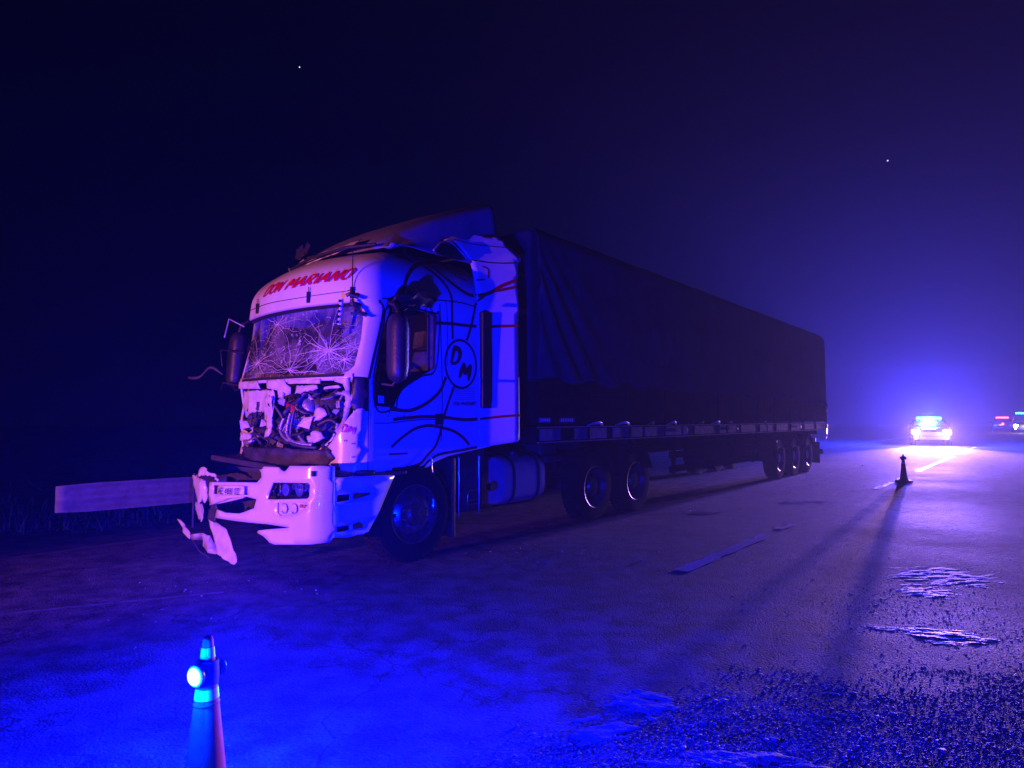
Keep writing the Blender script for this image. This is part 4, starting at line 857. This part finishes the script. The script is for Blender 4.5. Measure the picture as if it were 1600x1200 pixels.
b = MB(); b.grid(tside, 330, 46); b.build("tarpaulin", M['tarp'], R, smooth=60, solid=-.006)
b = MB(); b.box((.0, .14, 2.0), (LEN, 2.36, 4.06)); b.build("load_body", M['tarp'], R, bevel=.05)
b = MB(); b.grid(lambda i, j: (LEN * i, 2.50 + .02 * math.sin(i * 60), 2.02 + 2.06 * j), 60, 3); b.build("tarpaulin", M['tarp'], R, smooth=60)
# drop-side boards, each board its own piece, and stakes
for k in range(12):
    u0 = .02 + k * 1.24
    for q in range(3):
        b = MB(); b.box((u0, .02 + .004 * ((k + q) % 2), 1.435 + q * .20), (u0 + 1.18, .05 + .004 * ((k + q) % 2), 1.435 + q * .20 + .19)); b.build("side_board", M['board'], R, bevel=.004)
    b = MB(); b.box((u0 + 1.185, .0, 1.20), (u0 + 1.235, .06, 2.08)); b.build("stake", M['under'], R)
b = MB(); b.box((0, .06, 1.43), (LEN, 2.46, 2.0)); b.build("load_base", M['board'], R)
b = MB(); b.box((0, .03, 1.18), (LEN, 2.47, 1.40)); b.build("bed", M['under'], R)
b = MB(); b.box((0, -.005, 1.185), (LEN, .03, 1.20)); b.box((0, -.005, 1.385), (LEN, .03, 1.40)); b.build("bed_edge", M['rail'], R)
for u0, u1 in ((.05, .52), (.86, 1.75), (1.95, 2.9), (3.0, 4.4), (4.5, 6.6), (6.7, 9.2), (9.3, 12), (12.1, 14.8)):
    b = MB(); b.box((u0, .008, 1.215), (u1, .03, 1.372)); b.build("side_rail_plate", M['rail'], R, bevel=.004)
for u0, u1, z in ((.02, .28, 1.455), (.50, .85, 1.455)):
    b = MB(); b.box((u0, .004, z), (u1, .018, z + .065)); st_ = b.build("marker_plate", M['rail'], R)
    for k in range(6): b = MB(); b.box((u0 + .02 + k * (u1 - u0 - .03) / 6, -.001, z + .014), (u0 + .04 + k * (u1 - u0 - .03) / 6, .003, z + .052)); b.build("plate_mark", M['band'], st_)
b = MB(); b.box((.54, .002, 1.21), (.84, .03, 1.378)); b.build("tool_box", M['board'], R)
# hem of the sheet lifting in small arches, their caught light painted pale
for k, u0 in enumerate((1.15, 1.95, 3.0, 3.75, 5.1, 5.75, 6.6, 8.8)):
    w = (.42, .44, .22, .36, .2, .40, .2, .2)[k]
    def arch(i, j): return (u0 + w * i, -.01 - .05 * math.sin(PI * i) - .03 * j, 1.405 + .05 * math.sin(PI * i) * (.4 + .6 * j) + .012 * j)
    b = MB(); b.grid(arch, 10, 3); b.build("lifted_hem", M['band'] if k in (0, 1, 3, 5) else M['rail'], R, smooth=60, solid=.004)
# pale print on the sheet
lettering("tarpaulin_letter", "AN", lambda u, z: (u, .009 - fold(u, z), z), 3.75, 2.75, .62, M['tarp_print'] if 'tarp_print' in M else mat("pale_print", (.020, .020, .085), .9, spec=0.0), R, shear=0, off=(0, -.006, 0), sx=1.3, weight=.22)
# running gear
b = MB(); b.box((.6, .85, .85), (LEN - .2, .97, 1.18)); b.box((.6, 1.53, .85), (LEN - .2, 1.65, 1.18))
for k in range(9): b.box((1.0 + k * 1.6, .05, 1.06), (1.08 + k * 1.6, 2.45, 1.18))
b.build("trailer_frame", M['under'], R)
for v in (.35, 2.1):
    b = MB(); b.box((3.1, v, .30), (3.2, v + .10, 1.18)); b.box((3.0, v - .05, .26), (3.3, v + .15, .30)); b.build("landing_leg", M['under'], R)
b = MB(); b.tube([(2.98, .20, 1.12), (3.0, .16, .72), (2.98, .2, .62)], .010, 6); b.build("crank_handle", M['chrome'], R, smooth=60)
b = MB(); b.box((4.0, .04, .80), (8.6, .07, .92)); b.box((4.0, .04, .55), (8.6, .07, .67)); b.build("side_guard", M['under'], R)
for k in range(4): b = MB(); b.box((4.2 + k * 1.4, .07, .52), (4.28 + k * 1.4, .12, 1.18)); b.build("guard_post", M['under'], R)
b = MB(); b.box((5.6, .08, .60), (7.9, .5, 1.10)); b.build("pallet_box", M['under'], R, bevel=.01)
b = MB(); b.box((8.75, .03, .62), (9.55, .10, 1.16)); b.build("number_board", M['board'], R, bevel=.01)
for u in (10.35, 11.65, 12.95):
    for v, rz in ((.20, 0), (2.30, PI)):
        w2 = dup(wr, R); w2.name = "trailer_wheel"; w2.location = (u, v, .505); w2.rotation_euler = (0, u, rz)
    b = MB(); b.tube([(u, .3, .5), (u, 2.2, .5)], .08); b.build("axle", M['under'], R, smooth=60)
    b = MB(); b.grid(lambda i, j: (u + .56 * math.cos(PI * (.15 + .7 * i)), .04 + .5 * j, .52 + .56 * math.sin(PI * (.15 + .7 * i))), 14, 2); b.build("mudguard", M['under'], R, smooth=50, solid=.01)
b = MB(); b.box((14.2, .06, .20), (14.22, .62, .82)); b.box((14.2, 1.88, .20), (14.22, 2.44, .82)); b.build("mud_flap", M['under'], R)
b = MB(); b.box((14.6, .1, .45), (14.72, 2.4, .60)); b.box((14.5, .5, .45), (14.6, .6, 1.2)); b.box((14.5, 1.9, .45), (14.6, 2.0, 1.2)); b.build("rear_bumper", M['under'], R)
for v in (.30, 1.9):
    b = MB(); b.box((14.72, v, .78), (14.76, v + .36, .92)); b.build("tail_lamp", M['redlens'], R)
for u, z in ((14.86, 1.75), (14.88, 1.30), (14.7, .95), (9.9, .95), (4.6, 1.30), (7.2, 1.30), (12.0, 1.30)):
    b = MB(); b.disc(.03, (u, -.005, z), (0, -1, 0), 12, .02); b.build("marker_reflector", M['amber'], R)
for z in (1.72,): 
    for u in (14.3, 14.86): b = MB(); b.tube([(u, -.02, 2.0), (u, -.03, 1.86)], .012, 6); b.build("sheet_buckle", M['chrome'], R)
b = MB(); b.tube([(14.92, .02, 1.05), (14.92, .02, 1.36)], .015, 8); b.build("rear_latch", M['chrome'], R, smooth=60)

# ================= traffic cones with warning lamps =================
def cone(name, label, x, y, rz=0.0):
    t = thing(name, label, "cone", (x, y, 0), rz)
    q = .17
    b = MB(); n = 40; prof = []
    def sq(a, r):
        k = 5; return r / ((abs(math.cos(a)) ** k + abs(math.sin(a)) ** k) ** (1 / k))
    rings = [(q, 0.0), (q, .022), (q - .012, .030), (.11, .034)]; vs = [(sq(2 * PI * k / n, r) * math.cos(2 * PI * k / n), sq(2 * PI * k / n, r) * math.sin(2 * PI * k / n), z) for r, z in rings for k in range(n)]
    b.add(vs, [(j * n + k, j * n + (k + 1) % n, (j + 1) * n + (k + 1) % n, (j + 1) * n + k) for j in range(3) for k in range(n)] + [tuple(range(n))[::-1], tuple(range(3 * n, 4 * n))])
    b.build("base", M['rubber'] if 0 else M['orange'], t, smooth=40)
    rz_ = lambda z: .088 - (.088 - .018) * (z - .03) / .62
    def seg(z0, z1, nm, m, e=0.0):
        b = MB(); P_ = [(rz_(z0) + e, z0)] + [(rz_(z0 + (z1 - z0) * k / 6) + e, z0 + (z1 - z0) * k / 6) for k in range(1, 6)] + [(rz_(z1) + e, z1)]
        b.lathe(P_, n=40); return b.build(nm, m, t, smooth=50)
    b = MB(); b.lathe([(.115, .032), (.10, .04), (rz_(.06) + .002, .06)] + [(rz_(z), z) for z in (.1, .2, .3, .36, .42, .48, .54, .60, .64)] + [(.017, .652), (.012, .655), (.0105, .60)], n=40); b.build("cone_body", M['orange'], t, smooth=50)
    seg(.422, .462, "reflective_band", M['band'], .0015); seg(.575, .615, "reflective_band", M['band'], .0015); seg(.10, .19, "reflective_band", M['band'], .0015) if 0 else None
    b = MB(); b.lathe([(rz_(.40) + .0015, .40), (rz_(.40) + .003, .405), (rz_(.40) + .0015, .41)], n=32); b.build("rim_ring", M['orange'], t, smooth=60)
    return t
def warning_lamp(label, x, y, z, rz, lit):
    t = thing("warning_lamp", label, "warning lamp", (x, y, z), rz)
    b = MB(); b.lathe([(.036, -.045), (.042, -.045), (.044, .0), (.040, .045), (.033, .045)], n=28); b.build("collar", M['black'] if not lit else M['lamp_case'], t, smooth=40)
    for sx in (-1, 1):
        b = MB(); b.lathe([(.0, .038), (.034, .038), (.040, .046), (.040, .058), (.034, .062)], 'x', n=24)
        b.v = [(sx * p[0], p[1], p[2]) for p in b.v]; b.build("lamp_housing", M['black'] if not lit else M['lamp_case'], t, smooth=40)
        b = MB(); b.lathe([(.034, .060), (.031, .066), (.018, .071), (.0, .073)], 'x', n=24); b.v = [(sx * p[0], p[1], p[2]) for p in b.v]
        b.build("lamp_lens", M['lit_blue'] if lit else M['redlens'], t, smooth=60)
    return t
M['lamp_case'] = mat("lamp_case_lens_lit", (.10, .16, .5), .35)  # lens light on the dark case put into its colour as blue
M['lit_blue'] = emit("lit_blue_lens", (.22, .40, 1.0), 5.5)
M['cool_bar'] = emit("lit_light_bar", (.05, .80, 1.0), 9.0)
M['white_lit'] = emit("lit_headlamp", (1.0, .93, .95), 90.0)
M['amber_lit'] = emit("lit_amber_beacon", (1.0, .12, .0), 7.0)
CX, CY = -1.185, 2.62
cone("traffic_cone", "orange traffic cone at the bottom left carrying the lit blue lamp, close to the camera", CX, CY, .25)
LR = math.radians(66)
warning_lamp("lit blue double-sided warning lamp clipped round the nearest traffic cone", CX, CY, .52, LR, True)
dx, dy = math.cos(LR), math.sin(LR)
for s in (-1, 1):
    q_ = (CX + s * .085 * dx, CY + s * .085 * dy, .52)
    lamp("warning_lamp_light", 'POINT', q_, P_CONE * (1.0 if s > 0 else .5), (0.0, 0.002, 1.0), .03)
    lamp("warning_lamp_glow", 'POINT', q_, P_CONE * .0012, (0.0, 1.0, .5), .03)
cone("traffic_cone", "dark silhouetted traffic cone standing on the lane line in front of the police car", 9.48, 16.05, -.3)
warning_lamp("small unlit warning lamp on top of the distant silhouetted cone", 9.48, 16.05, .56, .1, False)

# ================= vehicles =================
def car(name, label, cat, loc, rz, m, suv=True, light_bar=None, head=None, w=1.9, L=4.7, h=1.62):
    t = thing(name, label, cat, loc, rz)
    prof = [(0, .35), (.0, .75), (.08, .92), (.35, 1.0), (1.05, 1.08), (1.75, h - .04), (2.2, h), (L - .9, h - .02), (L - .25, 1.15), (L - .05, 1.0), (L, .45), (L - .2, .32), (.15, .28)]
    b = MB(); n = len(prof); ys = [(-w / 2, .93), (-w / 2 + .06, 1.0), (w / 2 - .06, 1.0), (w / 2, .93)]
    vs = []
    for y, k in ys:
        for x, z in prof:
            tz = max(0, (z - 1.0)) * .32; yy = y - math.copysign(tz, y)
            vs.append((x + (.05 if abs(y) == w / 2 and x < .1 else 0), yy, z))
    fs = [(j * n + i, (j + 1) * n + i, (j + 1) * n + (i + 1) % n, j * n + (i + 1) % n) for j in range(3) for i in range(n)] + [tuple(range(n)), tuple(range(3 * n, 4 * n))[::-1]]
    b.add(vs, fs); b.build("body", m, t, bevel=.03)
    def gl(pts, nm="window"): b = MB(); b.add(pts, [tuple(range(len(pts)))]); b.build(nm, M['black'], t)
    k = .32
    gl([(1.10, -w / 2 + .12, 1.10), (1.10, w / 2 - .12, 1.10), (1.70, w / 2 - .26, h - .075), (1.70, -w / 2 + .26, h - .075)], "windscreen")
    e = -.012
    for p in t.children:
        if p.name.startswith("windscreen"): p.location = (-.02, 0, .02)
    for s in (-1, 1):
        yy = lambda z: s * (w / 2 - max(0, z - 1.0) * k + .006)
        for x0, x1, x2, x3 in ((1.25, 2.35, 2.35, 1.85), (2.45, 3.5, 3.35, 2.45)):
            gl([(x0, yy(1.10), 1.10), (x1, yy(1.10), 1.10), (x2, yy(h - .1), h - .1), (x3, yy(h - .1), h - .1)])
        b = MB(); b.box((1.3, s * (w / 2 + .02) - .02, 1.05), (1.42, s * (w / 2 + .16) + .02, 1.2)); b.build("wing_mirror", M['black'], t, bevel=.02)
        for x in (.85, L - .85):
            wh = bpy.data.objects.new("wheel", None); C.objects.link(wh); wh.parent = t; wh.location = (x, s * (w / 2 - .09), .34)
            b = MB(); b.lathe([(.20, -.11), (.31, -.11), (.34, -.08), (.34, .08), (.31, .11), (.20, .11)], 'y', n=28); b.build("tyre", M['rubber'], wh, smooth=40)
            b = MB(); b.lathe([(.21, -.1), (.19, -.06), (.05, -.08), (0, -.08)], 'y', n=20); b.lathe([(.21, .1), (.19, .06), (.05, .08), (0, .08)], 'y', n=20); b.build("rim", M['alloy'], wh, smooth=30)
        b = MB(); b.box((-.02, s * .72 - .19, .68), (.06, s * .72 + .19, .88)); hl_ = b.build("headlight", M['chrome'], t, bevel=.02)
        if head:
            b = MB(); b.disc(.10, (-.025, s * .70, .78), (-1, 0, 0), 20, .02); b.box((-.04, s * .74 - .17, .67), (-.022, s * .74 + .17, .90)); b.build("lit_lens", M['white_lit'], hl_)
    b = MB(); b.box((-.03, -.45, .55), (.0, .45, .78)); b.build("grille", M['black'], t)
    if head:  # lit discs added below the headlamps to widen their white glare
        for s in (-1, 1): b = MB(); b.disc(.075, (-.075, s * .74, .50), (-1, 0, 0), 16, .02); b.build("glare_disc", M['white_lit'], t)
    b = MB(); b.box((-.06, -.85, .34), (.02, .85, .52)); b.build("front_bumper", M['black'], t, bevel=.02)
    if light_bar:
        b = MB(); b.box((1.95, -.62, h + .03), (2.25, .62, h + .16)); b.build("light_bar", M[light_bar], t, bevel=.03)
        b = MB(); b.box((2.0, -.5, h - .02), (2.2, -.4, h + .03)); b.box((2.0, .4, h - .02), (2.2, .5, h + .03)); b.build("bar_foot", M['black'], t)
    return t
pc = Vector((23.6, 37.2, 0)); prot = math.atan2(pc.y, pc.x) + .05
car("police_car", "police car facing the camera with bright headlights and a lit blue light bar", "police car", pc, prot, M['carpaint'], light_bar='cool_bar', head=True, h=1.46)
def on_car(x, y, z): return pc + Matrix.Rotation(prot, 3, 'Z') @ Vector((x, y, z))
for s in (-1, 1):
    lamp("headlamp_light", 'SPOT', on_car(-.12, s * .72, .78), P_HEAD * (1.25 if s > 0 else 1), (.60, .27, 1.0), .15, on_car(-30, s * 1.0, .45), 40, 1.0)
    lamp("headlamp_halo_fill", 'POINT', on_car(-.9, s * .78, .80), 280.0 if s > 0 else 520.0, (1.0, .85, 1.0), .08)  # added points ahead of the car, whitening the haze round its headlamps
lamp("light_bar_light", 'POINT', on_car(2.45, 0, 1.72), P_BAR, (.010, .030, 1.0), .4)
# breakdown vehicle with amber beacons and a patrol van farther off, both beyond the police car
av = car("recovery_vehicle", "distant recovery vehicle with glowing orange beacons right of the police car", "recovery vehicle", (57.6, 77.5, 0), .95, M['carpaint'], light_bar='amber_lit', h=1.6, w=2.0)
b = MB(); b.disc(.12, (-.08, 0, .95), (-1, 0, 0), 14, .03); b.build("beacon", M['amber_lit'], av)
lamp("beacon_light", 'POINT', (57.0, 76.9, 2.1), P_AMB, (1.0, .12, .03), .2)
vv_ = car("patrol_van", "distant patrol van with white headlight at the right edge of the picture", "van", (56.2, 72.5, 0), .95, M['carpaint'], light_bar='cool_bar', head=True, h=2.1, w=2.0)
lamp("headlamp_light", 'POINT', (55.9, 72.0, 1.0), P_AMB, (1.0, .8, .8), .2)

# ================= guardrail on the far verge =================
gr = thing("guardrail", "pale metal guardrail ending on the dark verge to the left of the truck", "guardrail")
GA, GB_ = Vector((-5.32, 7.72, 0)), Vector((-2.3, 10.9, 0)); gd = (GB_ - GA).normalized(); gn = Vector((gd.y, -gd.x, 0))
if gn.y > 0: gn = -gn
def beam(i, j):
    L_ = (GB_ - GA).length + 8; s = L_ * i; a = j * 2 * PI * 2; z = .40 + .34 * j
    k = min(1, s / .35); d = .018 * math.cos(a) * (.25 + .75 * k); taper = (1 - .10 * (1 - k))
    z = .57 + (z - .57) * taper
    return GA + gd * s + gn * (d + .05) + Vector((0, 0, z))
b = MB(); b.grid(beam, 120, 20); b.build("beam", M['galv'], gr, smooth=60, solid=.004)
for k in range(6):
    c = GA + gd * (2.6 + 2.0 * k); b = MB(); b.box(c + Vector((-.05, -.05, -.3)), c + Vector((.05, .05, .70))); b.build("post", M['chassis'], gr)
for k in range(5):
    c = GA + gd * (2.6 + 2.0 * k) + gn * .1 + Vector((0, 0, .57)); b = MB(); b.disc(.02, c, gn, 8, .015); b.build("bolt", M['chrome'], gr)

# stars
M['star_light'] = emit("star_light", (.8, .85, 1.0), 2.2)
def star(label, px, py, r, D=600):
    d = Vector(((px - 800) / 1030, 1.0, 0)); pt = math.atan(55 / 1030); y = (600 - py) / 1030
    d = Vector(((px - 800) / 1030, math.cos(pt) - y * math.sin(pt), math.sin(pt) + y * math.cos(pt))).normalized()
    b = MB(); b.lathe([(0.001, -r), (r * .7, -r * .7), (r, 0), (r * .7, r * .7), (.001, r)], n=10); o = b.build("star", M['star_light']); o.location = Vector((0, 0, 1.5)) + d * D
    o['label'] = label; o['category'] = "star"; o['kind'] = 'thing'
star("tiny white star high in the dark sky above the truck cab", 468, 105, .42)
star("tiny white star in the sky high above the police car", 1387, 251, .5)

# ================= night air =================
hz = bpy.data.materials.new("night_haze"); hz.use_nodes = True; t = hz.node_tree; t.nodes.remove(t.nodes["Principled BSDF"])
pv = _n(t, 'ShaderNodeVolumePrincipled'); pv.inputs["Color"].default_value = (.85, .88, 1.0, 1); pv.inputs["Density"].default_value = HAZE; pv.inputs["Anisotropy"].default_value = .5
t.links.new(pv.outputs[0], t.nodes["Material Output"].inputs["Volume"])
b = MB(); b.box((-112, -52, -1.2), (152, 192, 16)); o = b.build("haze", hz); o['kind'] = 'stuff'
